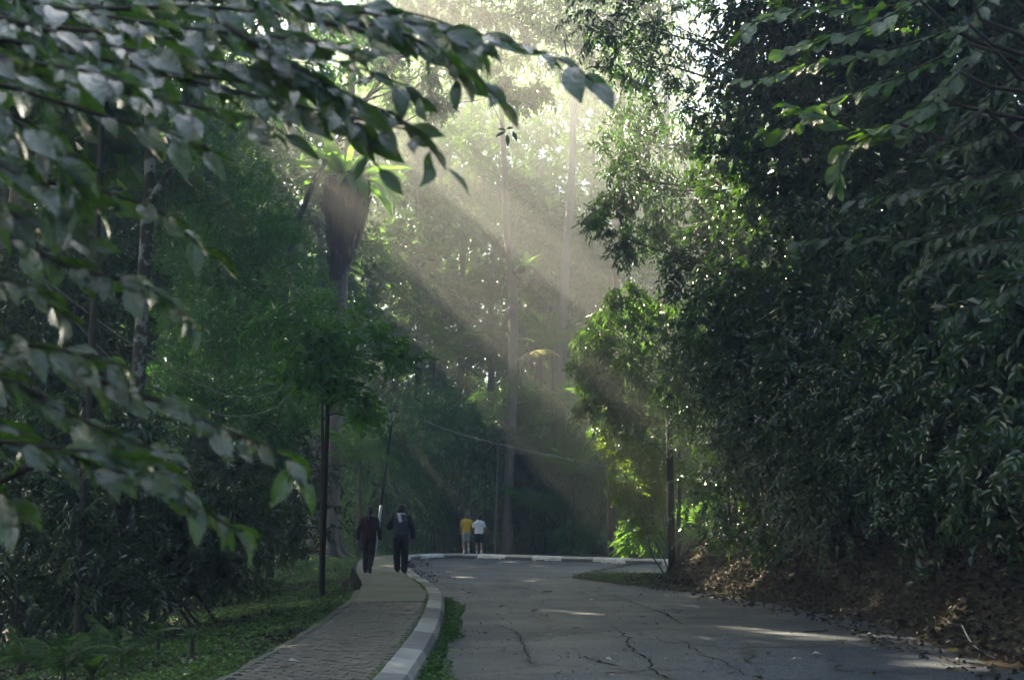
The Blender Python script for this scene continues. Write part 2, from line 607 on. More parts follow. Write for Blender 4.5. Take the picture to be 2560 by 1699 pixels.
# footpath: a mossy concrete strip with an edging, brick pavers on its near stretch
PZ = .13
pm, t, b, L = nt('mossy_concrete')
co = coords(t)
a = noise_node(t, 30, 5, .65, co)
d = noise_node(t, 1.1, 4, .55, co)
cc = ramp(t, a.outputs[0], [(.3, (.10, .10, .085)), (.7, (.22, .215, .19))]).outputs[0]
cc = mix(t, ramp(t, d.outputs[0], [(.42, (0, 0, 0)), (.62, (.8, .8, .8))]).outputs[0], cc, (.085, .11, .035))
L(cc, b.inputs['Base Color'])
b.inputs['Roughness'].default_value = .8
bump(t, b, a.outputs[0], .4, .01)
s0, s1, s2 = kerb_s(4.0), kerb_s(19.6), KS[-1] - 16


def strip(sa, sb, o0, o1, z0, z1, step=.4, thick=.12, rag=0.0):
    n = max(2, int((sb - sa) / step))
    V, Fc = [], []
    rr = random.Random(int(sa * 10))
    for j in range(n + 1):
        ss = sa + (sb - sa) * j / n
        w = rr.uniform(-rag, rag)
        V += [kerb_pt(ss, o0, z0 - thick), kerb_pt(ss, o0, z0), kerb_pt(ss, o1 + w, z1), kerb_pt(ss, o1 + w, z1 - thick)]
        if j:
            q = 4 * j
            for e in range(3):
                Fc.append((q - 4 + e, q - 4 + e + 1, q + e + 1, q + e))
    Fc += [(0, 1, 2, 3), (4 * n, 4 * n + 3, 4 * n + 2, 4 * n + 1)]
    return np.array(V), Fc


path = link('footpath', np_mesh('footpath', *strip(s1, s2, .278, 1.50, PZ, PZ, rag=.0)), pm)
path['kind'] = 'structure'
M['grout'] = plain('grout', (.03, .034, .02), .95, .4, 40)
M['edging'] = plain('edging', (.11, .115, .09), .85, .35, 9, .3, .4)
link('paver_bed', np_mesh('paver_bed', *strip(s0, s1 - .005, .278, 1.46, PZ - .022, PZ - .022)), M['grout'], path)
link('edging', np_mesh('edging', *strip(s0, s1 + 4, 1.505, 1.66, PZ - .008, PZ - .05, rag=.05)), M['edging'], path)
bm_, t, b, L = nt('paver_brick')
co = coords(t, 'Object')
rnd = t.nodes.new('ShaderNodeNewGeometry').outputs['Random Per Island']
rnd2 = t.nodes.new('ShaderNodeObjectInfo').outputs['Random']
wn_ = t.nodes.new('ShaderNodeTexWhiteNoise')
wn_.noise_dimensions = '2D'
cb = t.nodes.new('ShaderNodeCombineXYZ')
L(rnd, cb.inputs[0])
L(rnd2, cb.inputs[1])
L(cb.outputs[0], wn_.inputs['Vector'])
n_ = noise_node(t, 45, 4, .65, co)
cc = ramp(t, wn_.outputs['Value'], [(0, (.055, .048, .040)), (.5, (.095, .082, .07)), (1, (.14, .13, .115))]).outputs[0]
cc = mix(t, .6, cc, ramp(t, n_.outputs[0], [(.3, (.06, .055, .045)), (.72, (.19, .18, .16))]).outputs[0])
L(cc, b.inputs['Base Color'])
b.inputs['Roughness'].default_value = .55
b.inputs['Specular IOR Level'].default_value = .5
bump(t, b, n_.outputs[0], .5, .006)
M['paver_brick'] = bm_
PW, PL, GAP = .187, .110, .014                     # across the path, along the path


def paver(ss, o, zz, h=.05):
    """an interlocking paver: zigzag long sides; world points"""
    w, l = PW / 2 - GAP / 2, PL / 2 - GAP / 2
    zig = .019
    top = [(-w, -l + zig), (-w / 2, -l - zig), (w / 2, -l + zig), (w, -l - zig), (w, l - zig), (w / 2, l + zig), (-w / 2, l - zig), (-w, l + zig)]
    V = [kerb_pt(ss + q, o + p, zz) for p, q in top] + [kerb_pt(ss + q * 1.05, o + p * 1.03, zz - .012) for p, q in top] + [kerb_pt(ss + q * 1.05, o + p * 1.03, zz - h) for p, q in top]
    n = 8
    Fc = [tuple(range(n))[::-1]]
    for lv in (0, n):
        Fc += [(lv + i, lv + (i + 1) % n, lv + n + (i + 1) % n, lv + n + i) for i in range(n)]
    return V, Fc


rg = random.Random(2)
rest, cnt, row, ss = [], 0, 0, kerb_s(9.0)
while ss < s1 - .06:
    o = .285 + PW / 2 + (PW / 2 if row % 2 else 0)
    while o < 1.50 - PW / 2 + .01:
        VF = paver(ss, o, PZ + rg.uniform(-.005, .004))
        if cnt < 300:
            part('paver', VF, bm_, path)
        else:
            rest.append(VF)
        cnt += 1
        o += PW
    ss += PL
    row += 1
link('pavers', np_mesh('pavers', *join(rest)), bm_, path, 'stuff')
print('ground', round(time.time() - T0, 1), 'pavers', cnt)


# ------------------------------------------------------------------ foliage
# gaps in the canopy through which the sun comes down: (point the ray ends at, radius)
GAPS = []


def gap(p, r, t0=3.0, t1=90.0):
    GAPS.append((np.array(p, float), r, t0, t1))


SUNV = np.array(SUN)


def unit(a):
    return a / (np.linalg.norm(a, axis=-1, keepdims=True) + 1e-9)


def sprays(rg, cen, rad, ntw, k=10, L=.2, W=.09, tw=.6, droop=.25, nb=(0, 0, 1), nvar=.45, inner=.35, hi=False, cut=True, floor=None):
    """leaf sprays in clumps: cen (c,3), rad (c,3), ntw twigs in each clump with k leaves"""
    cen, rad = np.atleast_2d(np.asarray(cen, float)), np.atleast_2d(np.asarray(rad, float))
    c = np.repeat(np.arange(len(cen)), ntw)
    n = len(c)
    d = unit(rg.normal(size=(n, 3)))
    rr = (inner ** 3 + (1 - inner ** 3) * rg.random((n, 1))) ** (1 / 3)
    org = cen[c] + d * rr * rad[c]
    dirv = unit(d * .8 + rg.normal(size=(n, 3)) * .55 + np.array((0, 0, -droop)))
    n0 = unit(np.asarray(nb, float) + rg.normal(size=(n, 3)) * nvar)
    n0 = unit(n0 - dirv * np.sum(n0 * dirv, 1, keepdims=True))
    side = np.cross(dirv, n0)
    tl = tw * rg.uniform(.6, 1.25, (n, 1, 1))
    tt = np.linspace(.1, 1, k)[None, :, None]
    sg = np.where(np.arange(k) % 2 == 0, 1.0, -1.0)[None, :, None]
    P = org[:, None] + dirv[:, None] * tl * (tt - .4) + np.array((0, 0, -1.0)) * (tt ** 2) * tl * droop * .6
    ax = unit(dirv[:, None] * .6 + side[:, None] * sg * rg.uniform(.5, 1.0, (n, k, 1)) + rg.normal(size=(n, k, 3)) * .22 + np.array((0, 0, -droop)))
    nl = unit(n0[:, None] + rg.normal(size=(n, k, 3)) * .33)
    nl = unit(nl - ax * np.sum(nl * ax, 2, keepdims=True))
    sd = np.cross(ax, nl)
    s = rg.uniform(.65, 1.2, (n, k, 1)) * (1 - .25 * np.abs(tt - .5))
    P, ax, nl, sd, s = (a.reshape(-1, a.shape[-1]) for a in (P, ax, nl, sd, np.broadcast_to(s, (n, k, 1))))
    keep = np.ones(len(P), bool)
    if floor is not None:
        keep &= P[:, 2] > floor
    if cut:
        for g, r, t0, t1 in GAPS:
            q = P - g
            al = q @ SUNV
            di = np.linalg.norm(q - al[:, None] * SUNV, axis=1)
            keep &= ~((di < r * (.72 + .5 * rg.random(len(di)))) & (al > t0) & (al < t1))
    P, ax, nl, sd, s = P[keep], ax[keep], nl[keep], sd[keep], s[keep]
    l, w = L * s, W * s
    fold = nl * w * .22
    tip = P + ax * l - nl * l * .14
    m = len(P)
    if hi:
        V = np.stack((P, P + ax * l * .3 + sd * w * .46 + fold, P + ax * l * .68 + sd * w * .36 + fold - nl * l * .04, tip,
                      P + ax * l * .68 - sd * w * .36 + fold - nl * l * .04, P + ax * l * .3 - sd * w * .46 + fold), 1)
        i = np.arange(m)[:, None] * 6
        Fc = np.concatenate((i + np.array([[0, 1, 2, 3]]), i + np.array([[0, 3, 4, 5]])), 1).reshape(-1, 4)
    else:
        V = np.stack((P, P + ax * l * .42 + sd * w * .5 + fold, tip, P + ax * l * .42 - sd * w * .5 + fold), 1)
        i = np.arange(m)[:, None] * 4
        Fc = np.concatenate((i + np.array([[0, 1, 2]]), i + np.array([[0, 2, 3]])), 1).reshape(-1, 3)
    return V.reshape(-1, 3), Fc


def limb_pts(a, b, rg, sag=.0, wob=.12, n=7):
    a, b = np.array(a, float), np.array(b, float)
    ln = np.linalg.norm(b - a)
    t = np.linspace(0, 1, n)[:, None]
    P = a + (b - a) * t
    P[:, 2] += np.sin(t[:, 0] * math.pi) * ln * sag
    P[1:-1] += rg.normal(size=(n - 2, 3)) * ln * wob * .25
    return P


def plant(name, label, cat, base, trunk, clumps, leaf, mat, seed, bark='bark_dark', tr=.12, limbs=6, group=None, ntw=60, k=10, trunk_top=.3, sides=9, stems=None, crown='crown', limb_r=.35, **kw):
    """a tree or shrub: trunk polyline, limbs to some of its foliage clumps, one crown of leaves
    clumps: list of (point, radius or (rx,ry,rz))"""
    rg = np.random.default_rng(seed)
    root = thing(name, label, cat, base, group)
    cen = np.array([tuple(c[0]) for c in clumps], float)
    rad = np.array([(c[1], c[1], c[1] * .8) if np.isscalar(c[1]) else c[1] for c in clumps], float)
    if trunk is not None:
        tp = smooth_poly([tuple(p) for p in trunk], 5)
        fr = np.linspace(0, 1, len(tp))
        rr = tr * (1 - (1 - trunk_top) * fr)
        rr[0] *= 1.35
        part('trunk', tube(tp, rr, sides, rough=.06, seed=seed), M[bark], root, True)
        pick = rg.permutation(len(cen))[:limbs]
        for i in pick:
            low = [j for j in range(len(tp)) if tp[j][2] < cen[i][2] - .15 * np.linalg.norm(cen[i][:2] - tp[j][:2])] or [len(tp) // 3]
            j = min(low[-1], len(tp) - 2)
            r0 = rr[j] * limb_r + .008
            part('limb', tube(limb_pts(tp[j], cen[i], rg, .06), np.linspace(r0, r0 * .25, 7), 6), M[bark], root, True)
    for st in stems or ():
        part('stem', tube(limb_pts(st[0], st[1], rg, .0), np.linspace(st[2], st[2] * .4, 7), 6), M[bark], root, True)
    part(crown, sprays(rg, cen, rad, ntw, k, leaf[0], leaf[1], **kw), M[mat], root, kind='stuff')
    return root


def px_clumps(lst):
    return [(at(x, y, Y), r) for x, y, Y, r in lst]


# sun gaps: shafts seen in the haze, the warm patches on the road and the backlit leaves
for (x, y, Y, r) in ((1225, 800, 52, 1.25), (1115, 890, 54, .5), (1390, 690, 51, .4), (1000, 1080, 50, .5), (1580, 540, 54, .7)):
    gap(at(x, y, Y), r, -12)
for (x, y, r) in ((1190, 1418, .28), (1255, 1424, .22), (1160, 1442, .32), (1320, 1452, .28), (1650, 1515, .28), (1760, 1514, .24), (1560, 1562, .26), (1860, 1567, .28), (1980, 1580, .32), (2120, 1592, .3)):
    gap(gnd(x, y), r, 1.0)
for (x, y, Y, r) in ((1540, 1120, 32, .4), (1610, 1200, 32, .36), (1640, 1250, 32, .25), (1760, 1385, 27, .35), (1470, 1010, 44, .5)):
    gap(at(x, y, Y), r, 1.2)
for (x, y, Y, r) in ((2110, 400, 7.9, .55), (2010, 300, 7.9, .4), (1960, 120, 8.0, .4), (2230, 340, 8.0, .35)):
    gap(at(x, y, Y), r, .5)
gap(at(1340, 866, 54.1), .5, .3)
rgG = random.Random(6)
for _ in range(10):
    x, y = rgG.uniform(1720, 2250), rgG.uniform(640, 1280)
    gap(at(x, y, float(np.interp(x, [1660, 1800, 2000, 2250], [27.5, 25, 21, 17])) - .4), rgG.uniform(.10, .16), .4)

# far forest wall: a few kinds of tree copied along the back
def far_tree(seed, H, spread, nclump):
    rg = np.random.default_rng(seed)
    base = Vector((0, 0, 0))
    cl = []
    for i in range(nclump):
        h = H * (.10 + .88 * (i + rg.random()) / nclump)
        f = h / H
        w = spread * (.55 + .6 * math.sin(math.pi * min(1, f * .95 + .08)))
        a = rg.uniform(0, 2 * math.pi)
        q = w * math.sqrt(rg.random())
        r = rg.uniform(1.2, 2.3)
        cl.append(((q * math.cos(a), q * math.sin(a), h), (r, r, r * .72)))
    tk = [(0, 0, -.5), (rg.normal() * .2, 0, H * .3), (rg.normal() * .4, rg.normal() * .3, H * .6), (rg.normal() * .5, 0, H * .92)]
    return plant('forest_tree', 'tall leafy tree in the hazy forest wall beyond the bend', 'tree', base, tk, cl, (.30, .12), 'leaf_far', seed, 'bark_grey', .26, 8, 'forest trees beyond the bend', ntw=46, k=12, tw=.95, nvar=.6, cut=False)


rgF = random.Random(11)
protos = [far_tree(100 + i, 24 + 1.6 * i, 4.2, 30) for i in range(4)]
spots = []
for Y0, xs in ((66, np.arange(-31, 34, 6.2)), (77, np.arange(-35, 38, 6.4)), (90, np.arange(-40, 44, 7.0)), (104, np.arange(-44, 48, 8.0))):
    for X0 in xs:
        if Y0 == 66 and -8 < X0 < 8.5:
            continue
        spots.append((X0 + rgF.uniform(-1.6, 1.6), Y0 + rgF.uniform(-3, 3)))
first = 0
mixed = []
for i, (X0, Y0) in enumerate(spots):
    if X0 < 0 and Y0 < 97:
        mixed.append((X0, Y0))
        continue
    o = protos[first] if first < 4 else copy_tree(protos[rgF.randrange(4)])
    first += 1
    o.location = (X0, Y0, tz(X0, Y0) - .1)
    o.rotation_euler = (0, 0, rgF.uniform(0, 6.28))
    sc = rgF.uniform(.88, 1.08)
    o.scale = (sc, sc, sc)
print('far', len(spots), round(time.time() - T0, 1))

# left canopy trees, many out of view, added to hold back the sun
def canopy_tree(x, y, H, spread, n, seed, label, bark='bark_grey', tr=.28, low=.45, leaf=(.42, .17), mat='leaf_far', group='tall trees left of the footpath', ntw=32):
    rg = np.random.default_rng(seed)
    z = tz(x, y) - .1
    cl = []
    for i in range(n):
        h = H * (low + (1 - low) * (i + rg.random()) / n)
        a = rg.uniform(0, 6.283)
        q = spread * math.sqrt(rg.random()) * (1.05 - .35 * h / H)
        r = rg.uniform(1.3, 2.2)
        cl.append(((x + q * math.cos(a), y + q * math.sin(a), z + h), (r, r, r * .7)))
    tk = [(x, y, z), (x + rg.normal() * .15, y, z + H * .3), (x + rg.normal() * .3, y + rg.normal() * .3, z + H * .65), (x + rg.normal() * .4, y, z + H * .93)]
    return plant('canopy_tree', label, 'tree', (x, y, z), tk, cl, leaf, mat, seed, bark, tr, 8, group, ntw=ntw, k=11, tw=.95, nvar=.6, droop=.2)


for i, (X0, Y0) in enumerate(mixed):
    canopy_tree(X0, Y0, rgF.uniform(23, 30), 4.4, 28, 1300 + i, 'tall leafy tree in the hazy forest wall beyond the bend', low=.1, leaf=(.42, .17), ntw=25, group='forest trees beyond the bend')
CAN = [(-9.5, 58, 22, 4.4), (-15, 62, 24, 4.6), (-21, 60, 26, 4.8), (-13, 50, 21, 4.2), (-19, 49, 25, 4.6), (-26, 53, 26, 5), (-15, 41, 23, 4.3), (-22, 40, 25, 4.8), (-29, 43, 26, 5),
       (-13, 31, 21, 3.9), (-19, 31, 25, 4.5), (-26, 32, 26, 5), (-14, 22, 21, 3.8), (-20, 22, 25, 4.8), (-5, 63, 22, 4.2), (-1, 67, 21, 4.2), (3.5, 71, 18, 4), (-9, 17, 15, 3.6), (-33, 60, 26, 5), (-12, 14, 19, 3.8), (-19, 13, 24, 4.6), (-26, 20, 26, 5), (-14, 6, 20, 4), (-22, 4, 25, 5)]
for i, (x, y, H, sp) in enumerate((x, y, H + (6 if y < 56 and x > -24 else 2), sp) for x, y, H, sp in CAN):
    canopy_tree(x, y, H, sp, 26 if H > 17 else 20, 300 + i, 'tall forest tree behind the left verge, placed to hold back the sun', leaf=(.70, .32) if y < 46 else (.46, .19), ntw=28)
print('canopy', round(time.time() - T0, 1))


# ------------------------------------------------------------------ trees and shrubs told apart in the photograph
def fill(xs, ys, Y, r, seed, inside=None, jit=.35, Yj=1.0):
    """clumps on a jittered pixel grid; Y may be a function of the pixel"""
    rr = random.Random(seed)
    out = []
    for j, y in enumerate(np.arange(*ys)):
        for x in np.arange(*xs):
            px = x + rr.uniform(-jit, jit) * xs[2] + (xs[2] / 2 if j % 2 else 0)
            py = y + rr.uniform(-jit, jit) * ys[2]
            if inside and not inside(px, py):
                continue
            yy = (Y(px, py) if callable(Y) else Y) + rr.uniform(-Yj, Yj)
            out.append((at(px, py, yy), r * rr.uniform(.8, 1.2)))
    return out


def foot(x, Y, y=1330):
    p = at(x, y, Y)
    return Vector((p.x, p.y, tz(p.x, p.y) - .05))


# -- beyond the bend
def trunk_px(pts, Y):
    return [at(x, y, Y) for x, y in pts]


b_ = foot(1268, 55)
plant('forest_tree', 'slender grey forest tree with bare curved side branch behind the bend', 'tree', b_,
      [b_] + trunk_px([(1272, 1200), (1283, 900), (1280, 700), (1266, 560), (1262, 430), (1255, 300), (1250, 120)], 55),
      px_clumps([(1180, 210, 55, 1.6), (1250, 120, 55, 1.9), (1330, 190, 55, 1.5), (1210, 60, 56, 1.8), (1310, 60, 55, 1.8), (1150, 330, 56, 1.1), (1350, 330, 56, 1.1)]),
      (.22, .09), 'leaf_far', 41, 'bark_grey', .27, 5, None, ntw=38, k=11, trunk_top=.35, tw=.8)
for pts, r in (([(1276, 620), (1290, 560), (1312, 510), (1330, 492), (1326, 470), (1305, 462), (1272, 476)], .075), ([(1272, 476), (1250, 445), (1225, 428), (1200, 424)], .04), ([(1272, 440), (1290, 425), (1320, 410), (1340, 395)], .03)):
    part('limb', tube(smooth_poly([tuple(at(x, y, 54.8)) for x, y in pts], 4), np.linspace(r, r * .5, (len(pts) - 1) * 4 + 1), 6), M['bark_grey'], bpy.data.objects[[o.name for o in bpy.data.objects if o.name.startswith('forest_tree') and o.get('label', '').startswith('slender grey')][0]], True)
b_ = foot(1398, 62)
plant('forest_tree', 'pale straight trunked forest tree rising out of the bushes behind the bend', 'tree', b_,
      [b_] + trunk_px([(1400, 1060), (1402, 850), (1412, 700), (1425, 520), (1432, 330), (1440, 130)], 62),
      px_clumps([(1440, 130, 62, 2.0), (1380, 210, 63, 1.5), (1500, 220, 62, 1.6), (1470, 40, 62, 2.0), (1400, 60, 62, 1.8), (1350, 330, 64, 1.2), (1480, 370, 63, 1.2)]),
      (.24, .10), 'leaf_far', 42, 'bark_grey', .33, 5, None, ntw=38, k=11, trunk_top=.45, tw=.8)
b_ = foot(1530, 50)
plant('forest_tree', 'forest tree with buttressed brown trunk standing behind the kerb near the black post', 'tree', b_,
      [b_] + trunk_px([(1530, 1250), (1536, 950), (1540, 700), (1548, 450), (1556, 200)], 50.5),
      px_clumps([(1550, 200, 50, 1.6), (1500, 120, 51, 1.6), (1600, 110, 50, 1.6), (1560, 30, 50, 1.7), (1530, 320, 51, 1.1)]),
      (.2, .085), 'leaf_far', 43, 'bark_brown', .23, 4, None, ntw=36, k=11, trunk_top=.6, tw=.8)
b_ = foot(1238, 53)
plant('sapling', 'thin pale sapling stem beside the slender grey trunk', 'tree', b_, [b_] + trunk_px([(1240, 1260), (1246, 1120), (1252, 1010)], 53),
      px_clumps([(1250, 1010, 53, .5), (1235, 1060, 53, .35), (1262, 960, 53, .45)]), (.18, .07), 'leaf_far', 44, 'bark_grey', .05, 2, None, ntw=14, k=8)
# dim trunks deep in the haze
for i, (x, y0, y1, Y, r) in enumerate(((1150, 700, 1250, 70, .22), (1345, 660, 1250, 74, .3), (1660, 300, 1200, 60, .2), (1475, 560, 1250, 70, .2), (1500, 420, 1250, 78, .22))):
    b_ = foot(x - 8, Y)
    plant('forest_tree', 'dim slim trunk standing in the lit haze among the trees beyond the bend', 'tree', b_, [b_] + trunk_px([(x - 4, y1), (x, (y0 + y1) / 2), (x + 6, y0), (x + 10, y0 - 260)], Y),
          px_clumps([(x + 8, y0 - 260, Y, 1.8), (x - 50, y0 - 170, Y, 1.5), (x + 60, y0 - 150, Y, 1.5), (x + 20, y0 - 380, Y, 1.8)]), (.26, .11), 'leaf_far', 60 + i, 'bark_grey', r, 3, 'slim trunks in the haze', ntw=34, k=11, tw=.8, trunk_top=.6)

# the tree that carries the bird's nest fern
b_ = foot(828, 48, 1385)
fern_tree = plant('fern_tree', 'grey buttressed tree carrying a big bird nest fern beside the footpath', 'tree', b_,
                  [b_] + trunk_px([(832, 1240), (840, 1050), (850, 850), (858, 650), (868, 450), (876, 250), (886, 60)], 48),
                  px_clumps([(880, 150, 48, 1.7), (800, 60, 49, 1.7), (960, 90, 48, 1.7), (720, 160, 50, 1.6), (890, 0, 48, 1.8), (1000, 200, 50, 1.2)]),
                  (.22, .09), 'leaf_far', 45, 'bark_grey', .30, 5, None, ntw=40, k=11, trunk_top=.5, tw=.8)
rgB = random.Random(5)
for a in (-2.6, -1.7, -.75, .1, 1.2, 2.4):                       # buttress roots
    d = Vector((math.cos(a), math.sin(a), 0))
    p0 = Vector(b_)
    pts = [p0 + d * .18 + Vector((0, 0, 1.7)), p0 + d * .32 + Vector((0, 0, .8)), p0 + d * .55 + Vector((0, 0, .25)), p0 + d * 1.0 + Vector((0, 0, .0))]
    part('buttress_root', tube(smooth_poly([tuple(p) for p in pts], 4), np.linspace(.07, .10, 13), 7), M['bark_grey'], fern_tree, True)
p = at(864, 590, 47.9)
mass = []
rg_ = np.random.default_rng(3)
# shaggy root mass: a lumpy tapering bag with hanging strands
tp = [at(846, 700, 48), at(852, 640, 47.9), at(860, 560, 47.9), at(866, 490, 47.9), at(868, 450, 47.9), at(869, 432, 47.9)]
fern = thing('birds_nest_fern', 'large bird nest fern with upright strap fronds and shaggy brown root mass', 'fern', tp[0])
part('root_core', tube(smooth_poly([tuple(q) for q in tp], 5), np.interp(np.linspace(0, 1, 26), [0, .2, .45, .8, .92, 1], [.26, .40, .6, .72, .6, .3]), 18, rough=.25, seed=4), M['root_mass'], fern, True)
ax0, ax1 = np.array(tp[0]), np.array(tp[4])
strands = []
for i in range(430):                                        # ragged hanging roots and dead fronds
    a = rg_.uniform(0, 6.283)
    f0 = 1 - rg_.random() ** 1.6 * .75
    rr_ = np.interp(f0, [0, .45, .8, 1], [.3, .62, .95, .85]) * rg_.uniform(.7, 1.12)
    q = ax0 + (ax1 - ax0) * f0 + np.array((math.cos(a) * rr_, math.sin(a) * rr_, rg_.uniform(-.1, .2)))
    ln = rg_.uniform(.5, 1.9)
    pull = np.array((-math.cos(a), -math.sin(a), 0)) * rr_ * .28 * ln
    e = q + pull + np.array((rg_.normal() * .12, rg_.normal() * .12, -ln))
    r0 = rg_.uniform(.02, .055)
    strands.append(tube([q, (q + e) / 2 + rg_.normal(size=3) * .05, e], [r0, r0 * .8, r0 * .2], 4, False))
part('root_skirt', join(strands), M['root_mass'], fern, False, 'stuff')


def strap(L, W, bend, n=9, fold=.18, tipw=.12):
    """a strap frond from the origin along +Y, bending down (local)"""
    V, Fc = [], []
    th, y, z = 0.0, 0.0, 0.0
    for j in range(n + 1):
        f = j / n
        w = W * (.35 + .65 * math.sin(math.pi * min(1, f * .8 + .12))) * (1 if f < .8 else max(tipw, (1 - f) / .2))
        V += [(-w / 2, y, z + fold * w), (0, y, z), (w / 2, y, z + fold * w)]
        th -= bend / n
        y += L / n * math.cos(th)
        z += L / n * math.sin(th)
        if j:
            q = 3 * j
            Fc += [(q - 3, q - 2, q + 1, q), (q - 2, q - 1, q + 2, q + 1)]
    return V, Fc


STRAP = [np_mesh('strap_frond', *strap(1, .11, bd), True) for bd in (.3, .8, 1.3)]
for m_ in STRAP:
    m_.materials.append(M['frond'])


def put(me, parent, name, loc, axis, normal, s, sx=1.0):
    """a shared mesh placed with its +Y along axis and +Z along normal"""
    y = Vector(axis).normalized()
    z = Vector(normal)
    z = (z - y * z.dot(y)).normalized()
    x = y.cross(z)
    m = Matrix(((x.x * s * sx, y.x * s, z.x * s, 0), (x.y * s * sx, y.y * s, z.y * s, 0), (x.z * s * sx, y.z * s, z.z * s, 0), (0, 0, 0, 1)))
    l = Vector(loc) - (parent.location if parent is not None else Vector())
    m.translation = l
    o = bpy.data.objects.new(name, me)
    col.objects.link(o)
    if parent is not None:
        o.parent = parent
    o.matrix_basis = m
    return o


cf = Vector(at(868, 450, 47.9))
for i in range(46):
    a = i * 2.399 + rg_.normal() * .15
    up = rg_.uniform(.05, 1.1) if i > 7 else rg_.uniform(1.5, 3.0)
    d = Vector((math.cos(a), math.sin(a), up)).normalized()
    kind = 2 if up < .45 else (1 if up < 1.0 else 0)
    put(STRAP[kind], fern, 'frond', cf + Vector((math.cos(a), math.sin(a), 0)) * .35, d, Vector((-d.x * .4, -d.y * .4, 1)), rg_.uniform(2.0, 3.1) if i > 7 else rg_.uniform(1.5, 2.2), 1.6)
# a second, smaller nest fern on the slender trunk
c2 = Vector(at(1312, 668, 54.6))
fern2 = thing('birds_nest_fern', 'small nest fern with few pale fronds perched beside the slender grey trunk', 'fern', c2)
part('root_mass', tube([c2 + Vector((-.55, .1, -.2)), c2 + Vector((-.3, 0, -.15)), c2 + Vector((0, 0, -.02))], [.10, .2, .12], 9, rough=.1), M['root_mass'], fern2, True)
for i in range(11):
    a = i * 2.399
    up = rg_.uniform(-.2, 1.6)
    d = Vector((math.cos(a), math.sin(a), up)).normalized()
    put(STRAP[1 if up > .5 else 2], fern2, 'frond', c2, d, (-d.x * .4, -d.y * .4, 1), rg_.uniform(.8, 1.4), 1.6)


# palm-like pinnate fronds (one mesh each)
def pinnate(L, leaflet, n, droop, rg, bend=.9, width=.045):
    parts, y, z, th = [], 0.0, 0.0, .3
    pts = []
    for j in range(n + 1):
        pts.append((0, y, z))
        th -= bend / n
        y += L / n * math.cos(th)
        z += L / n * math.sin(th)
    V, Fc = tube(pts, np.linspace(.018, .005, n + 1) * L / 2, 5)
    V, Fc = list(map(tuple, V)), list(Fc)
    for j in range(2, n + 1):
        f = j / n
        ll = leaflet * (math.sin(math.pi * min(1, .12 + f * .86)) ** .6)
        p = np.array(pts[j])
        for s in (-1, 1):
            a = np.array((s * .82, .55, -droop * rg.uniform(.7, 1.3)))
            a /= np.linalg.norm(a)
            sd = np.array((-s * .3, .8, .1)) * width * .5
            q = len(V)
            V += [tuple(p - sd * .4), tuple(p + a * ll * .45 + sd), tuple(p + a * ll - np.array((0, 0, .18 * ll))), tuple(p + a * ll * .45 - sd)]
            Fc += [(q, q + 1, q + 2), (q, q + 2, q + 3)]
    return V, Fc


rgP = random.Random(9)
PALM = [np_mesh('palm_frond', *pinnate(2.4, .55, 24, .35 + .25 * i, rgP, .9 + .35 * i, .05)) for i in range(3)]
for m_ in PALM:
    m_.materials.append(M['frond'])
PALM_DRY = PALM[2].copy()
PALM_DRY.materials.clear()
PALM_DRY.materials.append(M['frond_dry'])


def palm(px, py, Y, n, s, label, hgt=None, spread=1.0):
    c = Vector(at(px, py, Y))
    g = Vector((c.x, c.y, tz(c.x, c.y)))
    root = thing('understorey_palm', label, 'palm', g)
    part('stem', tube([g, g * .5 + c * .5 + Vector((.05, 0, 0)), c], [.09, .075, .06], 8), M['bark_brown'], root, True)
    for i in range(n):
        a = i * 2.399 + rgP.uniform(-.2, .2)
        up = rgP.uniform(.3, 1.6)
        d = Vector((math.cos(a) * spread, math.sin(a) * spread, up)).normalized()
        put(PALM[rgP.randrange(3)], root, 'frond', c, d, (-d.x, -d.y, 1.0), s * rgP.uniform(.8, 1.15))
    return root


palm(1170, 1090, 56, 13, 1.25, 'palm with long drooping fronds in the understorey left of the slender trunk')
palm(1085, 900, 60, 14, 1.5, 'palm with feathery pale fronds under the light shafts')
palm(1430, 1190, 53, 12, .95, 'low palm with narrow fronds between the two trunks behind the kerb')
palm(1330, 1270, 54, 11, .9, 'low dark palm close behind the white kerb stones')
palm(1730, 1350, 44, 12, 1.0, 'grey green palm in the dark gap right of the black post')
palm(900, 1150, 47, 13, 1.0, 'palm with hanging leaflets under the leaning pole')
palm(1380, 870, 58, 10, 1.2, 'palm with broken fronds catching the sun shaft')
palm(1520, 1050, 48, 9, .9, 'palm behind the backlit yellow green foliage')
dry = thing('dead_palm_frond', 'pale dead palm frond hanging across the slender grey trunk', 'palm frond', at(1288, 905, 54.3))
put(PALM_DRY, dry, 'frond', at(1288, 905, 54.3), at(1390, 830, 54.0) - at(1288, 905, 54.3), (0, -.6, 1), .95)
dry = thing('dead_palm_frond', 'pale arched frond tip lit by the sun beside the hanging shrub', 'palm frond', at(1560, 1030, 44))
put(PALM_DRY, dry, 'frond', at(1560, 1030, 44), at(1450, 985, 43.5) - at(1560, 1030, 44), (0, -.3, 1), .75)

